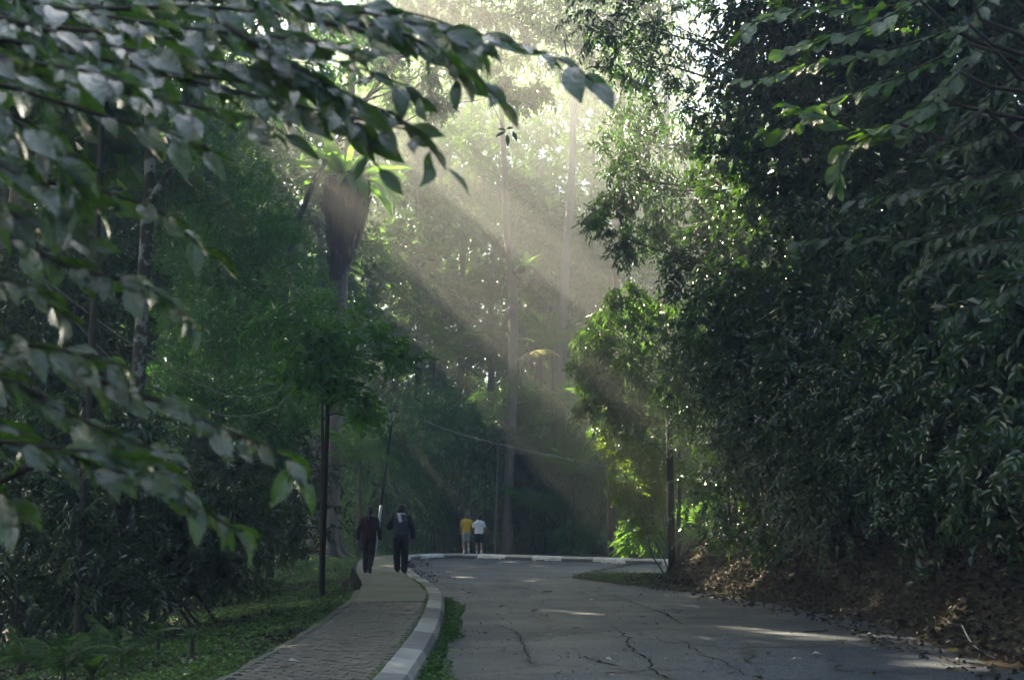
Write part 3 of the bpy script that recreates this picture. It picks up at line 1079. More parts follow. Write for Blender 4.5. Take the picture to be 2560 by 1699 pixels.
# understorey behind the far kerb
under = [(870, 1040, 1060, 1395, 53.5, 'dark shrub with drooping leaves behind the two near walkers'), (1040, 1180, 1010, 1390, 56.5, 'broad leafy shrub behind the walkers in yellow and white shirts'), (1180, 1330, 1000, 1385, 57, 'layered shrub around the foot of the slender trunk'),
         (1300, 1470, 1010, 1395, 56, 'rounded shrub mound below the pale straight trunk'), (1440, 1600, 1100, 1400, 54, 'dark bush beside the buttressed trunk behind the kerb'), (1580, 1800, 1060, 1400, 47, 'dark bush in the gap behind the thick black post'), (760, 1080, 1120, 1400, 60, 'unlit bush mass deep behind the leaning pole'), (1060, 1380, 1100, 1400, 63, 'unlit bush mass deep behind the far walkers'), (1360, 1720, 1080, 1400, 61, 'unlit bush mass deep behind the buttressed trunk')]
for i, (x0, x1, y0, y1, Y, lab) in enumerate(under):
    cl = fill((x0, x1, 62), (y0, y1, 66), Y, 1.05, 700 + i, Yj=1.4)
    b_ = foot((x0 + x1) / 2, Y)
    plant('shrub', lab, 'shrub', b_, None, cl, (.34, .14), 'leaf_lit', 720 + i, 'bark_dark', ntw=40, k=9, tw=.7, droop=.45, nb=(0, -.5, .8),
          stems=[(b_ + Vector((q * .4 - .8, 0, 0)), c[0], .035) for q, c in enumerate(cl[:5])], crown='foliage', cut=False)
# mid-height thickets that close the view beneath the far crowns
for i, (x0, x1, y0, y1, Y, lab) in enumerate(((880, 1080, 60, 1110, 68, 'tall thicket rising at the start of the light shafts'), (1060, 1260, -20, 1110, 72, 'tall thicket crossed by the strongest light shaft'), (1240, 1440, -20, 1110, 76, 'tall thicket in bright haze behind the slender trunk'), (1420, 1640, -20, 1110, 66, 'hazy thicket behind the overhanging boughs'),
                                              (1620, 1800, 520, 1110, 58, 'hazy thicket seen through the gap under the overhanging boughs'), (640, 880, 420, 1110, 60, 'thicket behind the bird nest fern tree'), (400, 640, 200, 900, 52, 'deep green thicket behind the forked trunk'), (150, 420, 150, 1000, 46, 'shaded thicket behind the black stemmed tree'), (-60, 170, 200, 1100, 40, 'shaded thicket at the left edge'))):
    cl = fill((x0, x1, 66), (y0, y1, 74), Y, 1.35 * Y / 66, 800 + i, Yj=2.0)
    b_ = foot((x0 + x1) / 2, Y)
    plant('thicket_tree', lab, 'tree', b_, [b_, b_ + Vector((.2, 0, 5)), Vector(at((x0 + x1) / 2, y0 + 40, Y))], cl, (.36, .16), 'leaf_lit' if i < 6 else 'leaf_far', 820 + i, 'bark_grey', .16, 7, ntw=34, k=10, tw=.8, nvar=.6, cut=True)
print('beyond', round(time.time() - T0, 1))

# -- left of the footpath
def lean_trunk(name, label, pts, Y, r, bark, seed, clumps, leaf=(.13, .055), mat='leaf_fine', extra=(), limbs=3):
    b_ = foot(pts[0][0], Y, pts[0][1])
    t_ = plant(name, label, 'tree', b_, [b_] + trunk_px(pts, Y), px_clumps(clumps), leaf, mat, seed, bark, r, limbs, ntw=40, k=10, tw=.5, trunk_top=.75, hi=True)
    for e, er in extra:
        part('limb', tube(smooth_poly([tuple(at(x, y, Y - .1)) for x, y in e], 4), np.linspace(er, er * .55, (len(e) - 1) * 4 + 1), 7), M[bark], t_, True)
    return t_


lean_trunk('forked_tree', 'lichen speckled forked trunk leaning beside the footpath', [(300, 1620), (316, 1300), (345, 950), (362, 650), (372, 500), (376, 380), (372, 250)], 18, .115, 'bark_lichen', 51,
           [(400, 60, 18, .9), (300, 100, 18, .9), (500, 130, 18.3, .8), (380, -60, 18, 1.0)],
           extra=(([(376, 510), (410, 450), (460, 400), (520, 360)], .07), ([(372, 290), (380, 230), (400, 150), (410, 60)], .07), ([(362, 260), (352, 180), (340, 60)], .06)))
lean_trunk('slim_tree', 'slim black stemmed tree with knots left of the forked trunk', [(192, 1620), (206, 1300), (225, 950), (240, 650), (250, 420), (256, 180)], 16.5, .055, 'bark_dark', 52,
           [(262, 60, 16.5, .7), (180, 20, 16.5, .8), (320, -20, 16.5, .7)], extra=(([(252, 430), (300, 420), (350, 390)], .02), ([(254, 210), (230, 215), (200, 235)], .02)))
lean_trunk('grey_tree', 'smooth pale grey trunk half hidden behind the slim black stem', [(225, 1400), (228, 900), (232, 600), (236, 350), (240, 160)], 34, .34, 'bark_grey', 53, [(240, 60, 34, 1.6), (150, 120, 34, 1.4), (330, 60, 34, 1.4)], leaf=(.2, .085), mat='leaf_far')

LEFT = [('fine leaved tree with bright green crown behind the forked trunk', (400, 700, 78), (330, 640, 72), 33, .95, 'leaf_fine', lambda x, y: y > 330 + (x - 420) * .55),
        ('dense small leaved tree in the middle of the left thicket', (520, 830, 76), (560, 800, 70), 31, .95, 'leaf_fine', lambda x, y: x < 790 - max(0, 640 - y) * .5),
        ('leafy shrub hanging over the two sagging cables', (430, 800, 72), (780, 960, 66), 29, .8, 'leaf_fine', None),
        ('dark shrub below the sagging cables', (380, 780, 68), (950, 1130, 62), 27, .75, 'leaf_fine', None),
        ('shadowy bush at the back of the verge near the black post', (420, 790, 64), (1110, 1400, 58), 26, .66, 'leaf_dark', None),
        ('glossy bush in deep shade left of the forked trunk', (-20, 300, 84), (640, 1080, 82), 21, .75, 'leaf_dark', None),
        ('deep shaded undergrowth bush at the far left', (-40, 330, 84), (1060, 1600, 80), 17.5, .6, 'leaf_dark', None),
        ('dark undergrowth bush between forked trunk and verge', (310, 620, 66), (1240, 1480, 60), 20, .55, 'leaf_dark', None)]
for i, (lab, xs, ys, Y, r, mt, ins) in enumerate(LEFT):
    cl = fill(xs, ys, Y, r, 900 + i, ins, Yj=1.1)
    b_ = foot(sum(xs[:2]) / 2, Y)
    if ys[0] < 700:
        plant('leafy_tree', lab, 'tree', b_, [b_, b_ + Vector((.1, 0, 3)), Vector(at(sum(xs[:2]) / 2 - 30, (ys[0] + ys[1]) / 2, Y + .3))], cl, (.17, .07), mt, 920 + i, 'bark_dark', .1, 8, ntw=52, k=11, tw=.5, nb=(0, -.35, .9), hi=True)
    else:
        plant('leafy_shrub', lab, 'shrub', b_, None, cl, (.15, .062), mt, 920 + i, 'bark_dark', ntw=36, k=11, tw=.45, nb=(0, -.35, .9), hi=True, crown='foliage',
              stems=[(b_ + Vector((q * .3 - 1, rgP.uniform(-.3, .3), 0)), cl[(q * 5) % len(cl)][0], .03) for q in range(7)])
# the small tree at the lamp post with tiers of pale-backed leaves
b_ = foot(806, 23.0)
plant('tiered_tree', 'small tree with flat tiers of glossy leaves spreading over the black post', 'tree', b_, [b_] + trunk_px([(806, 1200), (806, 1050), (804, 900)], 23.0),
      [(at(x, y, Y - 4.9), (r * 1.05, r * .8, r * .24)) for x, y, Y, r in ((800, 830, 27, .75), (880, 820, 27, .6), (940, 850, 26.8, .5), (985, 890, 26.6, .4), (740, 850, 27, .7), (860, 900, 27, .55), (800, 900, 27, .7), (820, 960, 27.2, .55), (760, 930, 27, .5), (880, 990, 27.4, .45), (900, 1030, 27.6, .35), (690, 800, 27.3, .6), (840, 770, 27.4, .55))],
      (.21, .085), 'leaf_fine', 58, 'bark_dark', .05, 8, ntw=20, k=11, tw=.5, nb=(0, -.35, 1), nvar=.2, hi=True, limb_r=.5)
print('left', round(time.time() - T0, 1))

# -- right of the road
b_ = foot(2150, 30)
OV = [(1490, 60, 1.1), (1580, 40, 1.2), (1690, 60, 1.2), (1640, 160, 1.1), (1760, 150, 1.2), (1560, 150, .8), (1850, 90, 1.3), (1880, 230, 1.3), (1600, 270, .75), (1680, 280, 1.0), (1770, 290, 1.1), (1560, 350, .65), (1640, 370, .9), (1740, 400, 1.1),
      (1850, 370, 1.2), (1570, 440, .55), (1530, 500, .42), (1640, 470, .8), (1490, 535, .3), (1610, 540, .7), (1710, 520, .9), (1820, 490, 1.1), (1930, 450, 1.2), (1570, 600, .5), (1660, 600, .6), (1760, 600, .7), (1850, 590, .8), (1950, 580, 1.0), (1980, 300, 1.3), (1960, 120, 1.3), (1700, 660, .45), (1800, 660, .4)]
plant('overhanging_tree', 'tall tree reaching hanging boughs over the road from the right bank', 'tree', b_, [b_, at(2120, 900, 30), at(2060, 600, 30), at(1960, 350, 30), at(1850, 150, 30)],
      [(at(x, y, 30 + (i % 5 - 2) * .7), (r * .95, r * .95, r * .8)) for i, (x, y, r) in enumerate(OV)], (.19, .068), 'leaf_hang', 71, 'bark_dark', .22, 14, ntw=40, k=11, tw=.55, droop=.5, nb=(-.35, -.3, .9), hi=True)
part('broken_branch', tube([at(1512, 170, 34), at(1560, 195, 34), at(1618, 230, 34)], [.11, .13, .14], 8), M['bark_grey'], bpy.data.objects['overhanging_tree'], True)
b_ = foot(1690, 33)
hs = [(1480, 850, .5), (1500, 950, .5), (1460, 905, .35), (1465, 1010, .3), (1510, 1080, .4), (1520, 800, .5), (1560, 740, .5), (1540, 880, .55), (1610, 850, .7), (1690, 880, .7), (1570, 950, .7), (1650, 960, .8), (1720, 960, .7), (1540, 1030, .45), (1610, 1040, .6), (1690, 1050, .7), (1660, 770, .6), (1600, 780, .45), (1740, 800, .6)]
plant('roadside_tree', 'small tree with drooping boughs in front of the hazy gap above the grass corner', 'tree', b_, [b_, at(1700, 1150, 33), at(1690, 950, 33)], [(at(x, y, 33 + (i % 3 - 1) * .5), r) for i, (x, y, r) in enumerate(hs)],
      (.2, .08), 'leaf_far', 72, 'bark_dark', .07, 8, ntw=46, k=11, tw=.55, droop=.6, nb=(-.4, -.3, .9), hi=True)
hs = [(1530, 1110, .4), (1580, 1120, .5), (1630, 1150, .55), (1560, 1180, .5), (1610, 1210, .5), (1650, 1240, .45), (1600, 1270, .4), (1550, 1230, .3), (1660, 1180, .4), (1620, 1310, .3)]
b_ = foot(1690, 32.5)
plant('backlit_shrub', 'yellow green backlit shrub glowing left of the black post', 'shrub', b_, None, [(at(x, y, 32.5), r) for x, y, r in hs], (.15, .07), 'leaf_backlit', 73, 'bark_dark', ntw=40, k=9, tw=.4, hi=True, crown='foliage',
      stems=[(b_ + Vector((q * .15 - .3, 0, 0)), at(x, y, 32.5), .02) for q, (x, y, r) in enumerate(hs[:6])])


def bank_y(x):
    return float(np.interp(x, [1680, 1760, 1850, 2000, 2200, 2560], [1360, 1345, 1330, 1320, 1330, 1340]))


def wall_Y(x, y):
    return float(np.interp(x, [1660, 1800, 2000, 2250, 2600], [28, 25.5, 21.5, 17.5, 13.5])) + (1.2 if y < 700 else 0)


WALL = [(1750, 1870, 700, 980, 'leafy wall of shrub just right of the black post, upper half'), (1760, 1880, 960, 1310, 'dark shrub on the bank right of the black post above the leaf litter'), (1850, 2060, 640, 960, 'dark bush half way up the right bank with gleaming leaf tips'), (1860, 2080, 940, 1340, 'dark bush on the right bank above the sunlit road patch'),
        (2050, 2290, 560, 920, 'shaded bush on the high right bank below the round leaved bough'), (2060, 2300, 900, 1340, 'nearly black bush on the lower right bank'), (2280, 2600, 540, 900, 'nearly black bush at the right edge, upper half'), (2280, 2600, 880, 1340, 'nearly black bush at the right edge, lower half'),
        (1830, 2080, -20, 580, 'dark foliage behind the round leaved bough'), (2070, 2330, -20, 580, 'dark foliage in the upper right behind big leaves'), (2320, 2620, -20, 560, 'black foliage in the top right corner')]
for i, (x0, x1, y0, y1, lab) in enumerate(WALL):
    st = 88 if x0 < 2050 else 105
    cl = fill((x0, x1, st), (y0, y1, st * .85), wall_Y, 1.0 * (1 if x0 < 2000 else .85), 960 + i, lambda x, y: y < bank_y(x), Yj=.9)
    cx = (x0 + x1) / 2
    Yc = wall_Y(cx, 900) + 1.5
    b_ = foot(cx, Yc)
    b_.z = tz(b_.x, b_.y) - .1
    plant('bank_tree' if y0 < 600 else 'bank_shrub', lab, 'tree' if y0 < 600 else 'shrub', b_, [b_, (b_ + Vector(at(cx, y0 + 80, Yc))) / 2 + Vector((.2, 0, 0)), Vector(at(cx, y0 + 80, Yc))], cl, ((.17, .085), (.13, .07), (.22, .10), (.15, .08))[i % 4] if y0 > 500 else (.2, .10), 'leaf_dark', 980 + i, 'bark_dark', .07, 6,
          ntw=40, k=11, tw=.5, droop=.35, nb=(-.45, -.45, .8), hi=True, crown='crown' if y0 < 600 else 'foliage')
# trees higher up the bank and behind the camera's right added to keep the right side dark
for i, (x, y, H, sp) in enumerate(((9.5, 14, 14, 3.6), (10.5, 22, 15, 3.8), (9, 7, 14, 3.6), (12, 30, 16, 4), (8.5, 1, 12, 3.4), (16, 18, 15, 4), (14, 40, 15, 4.2), (19, 46, 18, 4.6), (12, 50, 17, 4.0), (25, 54, 20, 5), (9.5, -6, 10, 3.2))):
    canopy_tree(x, y, H, sp, 22, 1100 + i, 'tall tree on the top of the right bank, placed to darken that side', 'bark_dark', .2, .25, (.36, .15), 'leaf_dark', 'trees on top of the right bank', 26)
print('right', round(time.time() - T0, 1))

# unseen crowns added to shade the near road; boughs at the frame's top edge
rgA = random.Random(31)
arch = {0: [], 1: [], 2: [], 3: []}
for Yk in np.arange(13, 42, 2.7):
    for Xk in np.arange(-8.5, 11, 2.8):
        x_, y_ = Xk + rgA.uniform(-.8, .8), Yk + rgA.uniform(-.8, .8)
        if Yk > 36 and Xk < -3:
            continue
        z_ = CAM_H + .456 * y_ + 2.3 + rgA.uniform(-.2, 2.2)
        arch[(0 if Xk < 1.5 else 1) + (0 if Yk < 24 else 2)].append(((x_, y_, z_), (1.7, 1.7, 1.0)))
for i, (bx_, by_, lab) in enumerate(((-10.5, 17, 'tree left of the path with an unseen crown added to shade the near road'), (8.3, 17, 'tree on the bank with an unseen crown added to shade the near road'), (-11, 35, 'tree left of the path with an unseen crown added to shade the road before the bend'), (9.5, 36, 'tree on the bank with an unseen crown added to shade the road before the bend'))):
    z_ = tz(bx_, by_) - .1
    cz = np.mean([c[0][2] for c in arch[i]])
    cxm = np.mean([c[0][0] for c in arch[i]])
    plant('shade_tree', lab, 'tree', (bx_, by_, z_), [(bx_, by_, z_), (bx_ * .98, by_, z_ + 4), (bx_ * .9 + cxm * .1, by_, cz * .65), (bx_ * .6 + cxm * .4, by_, cz)], arch[i], (.66, .31), 'leaf_dark', 1500 + i, 'bark_dark', .3, 12, ntw=34, k=11, tw=.9, nvar=.5)
TOPB = [(1090, 60, 1.0), (1160, 20, 1.1), (1240, 60, 1.0), (1330, 30, 1.1), (1420, 50, 1.1), (1500, 90, 1.0), (1130, 130, .7), (1230, 150, .6), (1330, 120, .8), (1430, 150, .8), (1010, 30, 1.0), (930, 60, .9), (1290, 240, .45), (1340, 235, .45), (1250, 210, .4), (850, 30, 1.0), (1530, 20, 1.1), (960, 150, .7), (1060, 190, .55), (1000, 240, .5), (1090, 250, .4)]
TOPB += [(x + rgA.uniform(-25, 25), y + rgA.uniform(-15, 15), .9) for y in (-40, 25) for x in range(960 + (y % 2) * 35, 1740, 95)]
b_ = Vector((-9.5, 47, tz(-9.5, 47)))
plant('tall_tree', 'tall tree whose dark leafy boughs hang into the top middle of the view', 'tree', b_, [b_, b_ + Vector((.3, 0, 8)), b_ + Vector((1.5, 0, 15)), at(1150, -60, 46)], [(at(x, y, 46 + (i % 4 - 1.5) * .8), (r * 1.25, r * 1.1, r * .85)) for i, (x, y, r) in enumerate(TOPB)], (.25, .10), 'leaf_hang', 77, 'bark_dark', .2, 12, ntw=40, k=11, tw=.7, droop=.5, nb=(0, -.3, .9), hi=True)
TOPL = [(x + rgA.uniform(-30, 30), y + rgA.uniform(-25, 25), 1.05) for y in (-20, 60, 140, 220, 300) for x in range(240 + (y % 3) * 20, 900 - max(0, y - 120), 85)]
b_ = Vector((-12.0, 37, tz(-12.0, 37)))
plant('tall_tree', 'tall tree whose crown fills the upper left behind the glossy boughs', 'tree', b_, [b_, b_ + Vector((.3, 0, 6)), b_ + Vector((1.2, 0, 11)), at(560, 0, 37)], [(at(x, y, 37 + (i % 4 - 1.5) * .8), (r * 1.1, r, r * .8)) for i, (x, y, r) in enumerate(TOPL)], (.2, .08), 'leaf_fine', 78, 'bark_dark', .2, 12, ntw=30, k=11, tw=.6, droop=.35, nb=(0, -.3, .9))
# the far wood behind everything
rgB_ = np.random.default_rng(77)
cl = fill((150, 2100, 95), (90, 1330, 90), 96, 2.8, 1600, Yj=3)
V, Fc = sprays(np.random.default_rng(5), [tuple(c[0]) for c in cl], [(c[1], c[1], c[1] * .8) for c in cl], 26, 10, .62, .31, tw=1.5, nvar=.7, cut=False)
o = link('far_wood', np_mesh('far_wood', V, Fc), M['leaf_far'])
tag(o, 'dense far wood closing the view behind the trees', None, None, 'stuff')
print('arch', round(time.time() - T0, 1))

# unseen trees added behind the viewpoint to leave only patchy sky in reflections
for i in range(22):
    side = -1 if i % 2 else 1
    X0 = side * (9 + rgA.uniform(0, 3) + (i // 2 % 3) * 6) + (2 if side > 0 else 0)
    Y0 = -4 - (i // 2) * 4.2 + rgA.uniform(-1, 1)
    o = copy_tree(protos[rgA.randrange(4)])
    o.location = (X0, Y0, tz(X0, Y0) - .1)
    o.rotation_euler = (0, 0, rgA.uniform(0, 6.28))
    sc = rgA.uniform(.75, .95)
    o.scale = (sc, sc, sc)
    o['label'], o['group'] = 'unseen tree added behind the viewpoint to break up the sky light', 'trees added behind the viewpoint to block sky'


# ------------------------------------------------------------------ near boughs with big single leaves
def big_leaf(ratio, rg, obov=False, bend=.5, wave=.03, n=8):
    V, Fc = [], []
    th, y, z = .15, 0.0, 0.0
    cols = 4
    tw = rg.uniform(-.25, .25)
    for j in range(n + 1):
        f = j / n
        if obov:
            w = math.sin(math.pi * f ** 1.25) ** .62 if f < 1 else 0
        else:
            w = (math.sin(math.pi * f ** .92) ** .8) * (1 if f < .72 else 1 - .5 * (f - .72) / .28)
        w = ratio * max(.035 if j == n else .02, w) * (.5)
        for c in range(cols + 1):
            u = (c / cols - .5) * 2
            x = u * w
            zz = z + abs(u) * w * .32 + wave * math.sin(f * 9 + u * 2 + tw * 8) * abs(u)
            V.append((x, y, zz + tw * x * f))
        th -= bend / n
        y += math.cos(th) / n
        z += math.sin(th) / n
        if j:
            q = (cols + 1) * j
            Fc += [(q - cols - 1 + c, q - cols + c, q + c + 1, q + c) for c in range(cols)]
    q = len(V)                                         # leaf stalk
    V += [(-.008, -.14, -.01), (.008, -.14, -.01), (.012, .02, .0), (-.012, .02, .0)]
    Fc.append((q, q + 1, q + 2, q + 3))
    return V, Fc


for nd in M['leaf_big'].node_tree.nodes:
    if nd.type == 'BSDF_PRINCIPLED':
        nd.inputs['Coat Weight'].default_value = .6
        nd.inputs['Coat Roughness'].default_value = .1
rgL = random.Random(21)
BIG = [np_mesh('leaf', *big_leaf(rgL.uniform(.34, .46), rgL, False, rgL.uniform(.2, .9), rgL.uniform(.01, .04)), True) for _ in range(6)]
ROUND = [np_mesh('leaf', *big_leaf(rgL.uniform(.5, .62), rgL, True, rgL.uniform(.1, .6), rgL.uniform(.01, .03)), True) for _ in range(5)]
for m_ in BIG:
    m_.materials.append(M['leaf_big'])
for m_ in ROUND:
    m_.materials.append(M['leaf_round'])


def bough(root, px, Y0, Y1, meshes, size, step, bias, nv, seed, r0=.012, droop=.45, bare=0.0, two=True, limit=None):
    """a twig traced through photo pixels at Y0..Y1 metres with leaves set along it"""
    rg = random.Random(seed)
    n = len(px)
    P = smooth_poly([tuple(at(x, y, Y0 + (Y1 - Y0) * i / (n - 1))) for i, (x, y) in enumerate(px)], 6)
    P, S = resample(P, .02)
    part('twig', tube(P[::3], np.linspace(r0, .003, len(P[::3])), 6), M['twig'], root, True)
    s, k, cnt = bare, rg.randrange(2), 0
    while s < S[-1]:
        i = min(int(s / .02), len(P) - 2)
        p = Vector(P[i])
        tg = Vector(P[i + 1] - P[max(0, i - 1)]).normalized()
        nrm = Vector(bias) + Vector((rg.gauss(0, nv), rg.gauss(0, nv), rg.gauss(0, nv)))
        side = tg.cross(Vector((0, 0, 1)) * .6 + Vector(bias) * .6).normalized() * (1 if k % 2 else -1)
        ax = tg * rg.uniform(.55, 1.3) + side * rg.uniform(.2, .85) + Vector((0, 0, -droop * rg.uniform(.1, 1.3))) + Vector((rg.gauss(0, .15), rg.gauss(0, .15), 0))
        sz = size * rg.uniform(.65, 1.18) * (.75 + .25 * min(1, (S[-1] - s) / .3 + .3))
        put(rg.choice(meshes), root, 'leaf', p + ax.normalized() * sz * .12, ax, nrm, sz)
        k += 1
        cnt += 1
        s += step * rg.uniform(.7, 1.35)
    return cnt


NEAR = [  # pixels, Y0, Y1
    ([(-160, 0), (200, 22), (520, 18), (800, 45), (1050, 62), (1240, 95), (1400, 150), (1500, 215)], 4.6, 4.1),
    ([(-160, 70), (180, 130), (450, 195), (700, 255), (900, 300), (1040, 335), (1120, 430)], 4.4, 3.9),
    ([(700, 35), (900, 75), (1080, 130), (1190, 190), (1250, 255)], 4.2, 4.0),
    ([(-160, 170), (80, 235), (260, 290), (420, 330), (545, 390)], 4.0, 3.9),
    ([(360, 170), (580, 200), (800, 228), (960, 275), (1030, 320)], 4.3, 4.0),
    ([(-160, 30), (200, 75), (520, 105), (800, 145), (980, 200), (1080, 260)], 4.5, 4.1),
    ([(-160, 290), (30, 350), (140, 420), (240, 520)], 3.8, 3.8),
    ([(-160, 220), (40, 290), (150, 360), (200, 440)], 3.9, 3.9),
    ([(-160, 400), (100, 450), (330, 500), (440, 560), (520, 640)], 4.0, 3.9),
    ([(-160, 120), (120, 190), (300, 220), (460, 260), (640, 300), (740, 350)], 4.2, 4.0),
    ([(800, 230), (900, 330), (930, 400), (960, 430)], 4.1, 4.0),
    ([(-160, -40), (300, -10), (700, 10), (950, 20), (1120, 60), (1180, 110)], 4.7, 4.3),
]
hang = thing('overhanging_tree', 'glossy large leaved tree whose blurred boughs hang across the upper left foreground', 'tree', (-4.6, 4.6, tz(-4.6, 4.6)))
hp = Vector((-4.6, 4.6, tz(-4.6, 4.6) - .05))
hub = Vector((-3.9, 4.7, 3.1))
part('trunk', tube(smooth_poly([tuple(hp), (-4.5, 4.7, 1.2), (-4.2, 4.7, 2.4), (-4.0, 4.8, 4.6)], 5), np.linspace(.16, .06, 16), 9, rough=.05), M['bark_dark'], hang, True)
tot = 0
for i, (px, a, b) in enumerate(NEAR):
    tot += bough(hang, px, a, b, BIG, .18, .056, (.05, -.72, .66), .75, 400 + i, .013, .5)
    p0 = at(*px[0], a)
    if px[0][0] < 0:
        part('limb', tube(limb_pts(hub + Vector((0, 0, (p0.z - 2.2) * .6)), p0, np.random.default_rng(i), .03), np.linspace(.03, .013, 7), 6), M['bark_dark'], hang, True)
print('near leaves', tot)
LOWB = [
    ([(-160, 850), (100, 895), (260, 955), (420, 1010), (580, 1080), (690, 1125), (750, 1200)], 3.7, 3.5),
    ([(-160, 900), (40, 960), (200, 1045), (330, 1100), (450, 1150)], 3.5, 3.5),
    ([(-160, 1010), (40, 1080), (190, 1145), (330, 1185), (420, 1180)], 3.3, 3.4),
    ([(-160, 480), (20, 590), (180, 670), (340, 705), (440, 765), (490, 830)], 3.9, 3.7),
    ([(260, 1080), (420, 1190), (530, 1285), (610, 1335)], 3.6, 3.6),
    ([(-160, 650), (20, 700), (120, 760), (180, 800)], 3.7, 3.7),
    ([(-160, 1160), (-20, 1220), (60, 1290)], 3.3, 3.3),
    ([(-160, 780), (30, 850), (180, 880), (330, 920)], 3.5, 3.5),
    ([(-160, 1080), (60, 1110), (260, 1130), (400, 1130)], 3.2, 3.3),
]
CORN = [
    ([(-160, -60), (100, 10), (350, 55), (560, 80), (760, 100), (900, 130)], 4.0, 3.7),
    ([(-160, 100), (40, 150), (220, 180), (380, 235), (480, 300)], 3.6, 3.5),
    ([(-160, 0), (60, 60), (250, 110), (420, 140), (600, 165), (760, 200), (860, 260)], 3.8, 3.7),
    ([(-160, 200), (0, 280), (90, 340), (150, 420), (190, 500)], 3.4, 3.4),
    ([(-160, 340), (-20, 400), (100, 470), (180, 560)], 3.4, 3.4),
    ([(450, -60), (700, -10), (900, 30), (1080, 70), (1200, 120)], 3.9, 3.8),
    ([(560, 60), (700, 150), (820, 210), (900, 260)], 3.7, 3.7),
    ([(900, 60), (1020, 90), (1120, 150), (1160, 220)], 3.9, 3.9),
    ([(-160, 480), (0, 520), (110, 580), (230, 600)], 3.5, 3.5),
]
corner = thing('overhanging_tree', 'nearer glossy leaved tree whose leaves crowd the top left corner', 'tree', (-4.0, 3.2, tz(-4.0, 3.2)))
cb_ = Vector((-4.0, 3.2, tz(-4.0, 3.2) - .05))
part('trunk', tube(smooth_poly([tuple(cb_), (-3.9, 3.3, 1.2), (-3.7, 3.5, 2.4), (-3.4, 3.7, 4.2)], 5), np.linspace(.12, .05, 16), 9, rough=.05), M['bark_dark'], corner, True)
n2_ = 0
for i, (px, a, b) in enumerate(CORN):
    n2_ += bough(corner, px, a, b, BIG, .165, .03, (.05, -.70, .68), .75, 520 + i, .011, .45)
    p0 = at(*px[0], a)
    if px[0][0] < 0:
        part('limb', tube(limb_pts(Vector((-3.5, 3.6, max(1.4, min(3.6, p0.z - .3)))), p0, np.random.default_rng(i), .03), np.linspace(.025, .011, 7), 6), M['bark_dark'], corner, True)
print('corner leaves', n2_)
low = thing('leafy_shrub', 'glossy large leaved shrub whose blurred sprays reach in at the lower left', 'shrub', (-3.6, 3.4, tz(-3.6, 3.4)))
lp = Vector((-3.6, 3.4, tz(-3.6, 3.4) - .05))
part('stem', tube(smooth_poly([tuple(lp), (-3.5, 3.5, .9), (-3.1, 3.6, 2.0), (-2.9, 3.7, 2.6)], 5), np.linspace(.07, .02, 16), 8), M['bark_dark'], low, True)
for i, (px, a, b) in enumerate(LOWB):
    tot += bough(low, px, a, b, BIG, .15, .03, (.02, -.56, .80), .6, 440 + i, .010, .38, two=True)
    p0 = at(*px[0], a)
    part('branch', tube(limb_pts(Vector((-3.2, 3.55, max(.5, p0.z - .45))), p0, np.random.default_rng(i), .02), np.linspace(.018, .01, 7), 6), M['bark_dark'], low, True)

# right: the bough of round leaves, shone through, and the longer leaves above it
RB = [
    ([(2420, -30), (2200, 20), (2020, 20), (1900, 50), (1850, 90)], 8.6, 8.0),
    ([(2420, 60), (2240, 120), (2060, 150), (1930, 190), (1850, 200)], 8.4, 7.9),
    ([(2420, 110), (2250, 190), (2100, 250), (1980, 320), (1900, 330)], 8.3, 7.8),
    ([(2400, 180), (2300, 280), (2200, 330), (2110, 380), (2100, 470)], 8.2, 7.8),
    ([(2250, 310), (2160, 330), (2060, 290), (1960, 260)], 8.0, 7.8),
    ([(2360, 250), (2280, 330), (2200, 350)], 8.1, 7.9),
    ([(2300, 0), (2160, 70), (2050, 100), (1960, 130)], 8.3, 8.1),
]
rnd_t = thing('round_leaved_tree', 'tree with round leaves shone through by light at the upper right', 'tree', (5.9, 10.0, tz(5.9, 10.0)))
bz = tz(5.9, 10.0)
part('trunk', tube(smooth_poly([(5.9, 10, bz - .1), (5.6, 9.8, bz + 1.5), (5.0, 9.2, 4.2), (4.2, 8.9, 6.2)], 5), np.linspace(.12, .04, 16), 8), M['bark_dark'], rnd_t, True)
for i, (px, a, b) in enumerate(RB):
    tot += bough(rnd_t, px, a, b, ROUND, .17, .05, (-.3, -.5, .8), .38, 470 + i, .012, .5)
    part('limb', tube(limb_pts(Vector((4.9, 9.1, 4.3)), at(*px[0], a), np.random.default_rng(i), .03), np.linspace(.03, .012, 7), 6), M['bark_dark'], rnd_t, True)
RC = [
    ([(2700, -10), (2560, 60), (2440, 130), (2340, 230), (2290, 290)], 9.0, 8.6),
    ([(2700, 120), (2560, 180), (2460, 250), (2390, 330)], 9.0, 8.8),
    ([(2700, 260), (2560, 300), (2450, 350), (2360, 380)], 9.0, 8.8),
    ([(2700, 420), (2540, 430), (2400, 455), (2260, 480), (2130, 500)], 9.0, 8.8),
    ([(2700, 520), (2540, 530), (2420, 570), (2300, 600), (2150, 590), (1980, 600)], 9.2, 9.6),
    ([(2700, 680), (2560, 710), (2450, 760), (2350, 810)], 9.0, 9.0),
    ([(2700, 600), (2520, 600), (2360, 640), (2250, 700)], 9.2, 9.2),
    ([(2500, -40), (2440, 30), (2400, 90)], 9.0, 8.9),
]
lng = thing('bank_tree', 'dark tree with long hanging leaves at the right edge of the bank', 'tree', (6.4, 10.4, tz(6.4, 10.4)))
bz = tz(6.4, 10.4)
part('trunk', tube(smooth_poly([(6.4, 10.4, bz - .1), (6.2, 10.2, bz + 1.2), (5.6, 9.8, 3.6), (5.0, 9.4, 5.8)], 5), np.linspace(.11, .04, 16), 8), M['bark_dark'], lng, True)
BIGD = [m_.copy() for m_ in BIG[:4]]
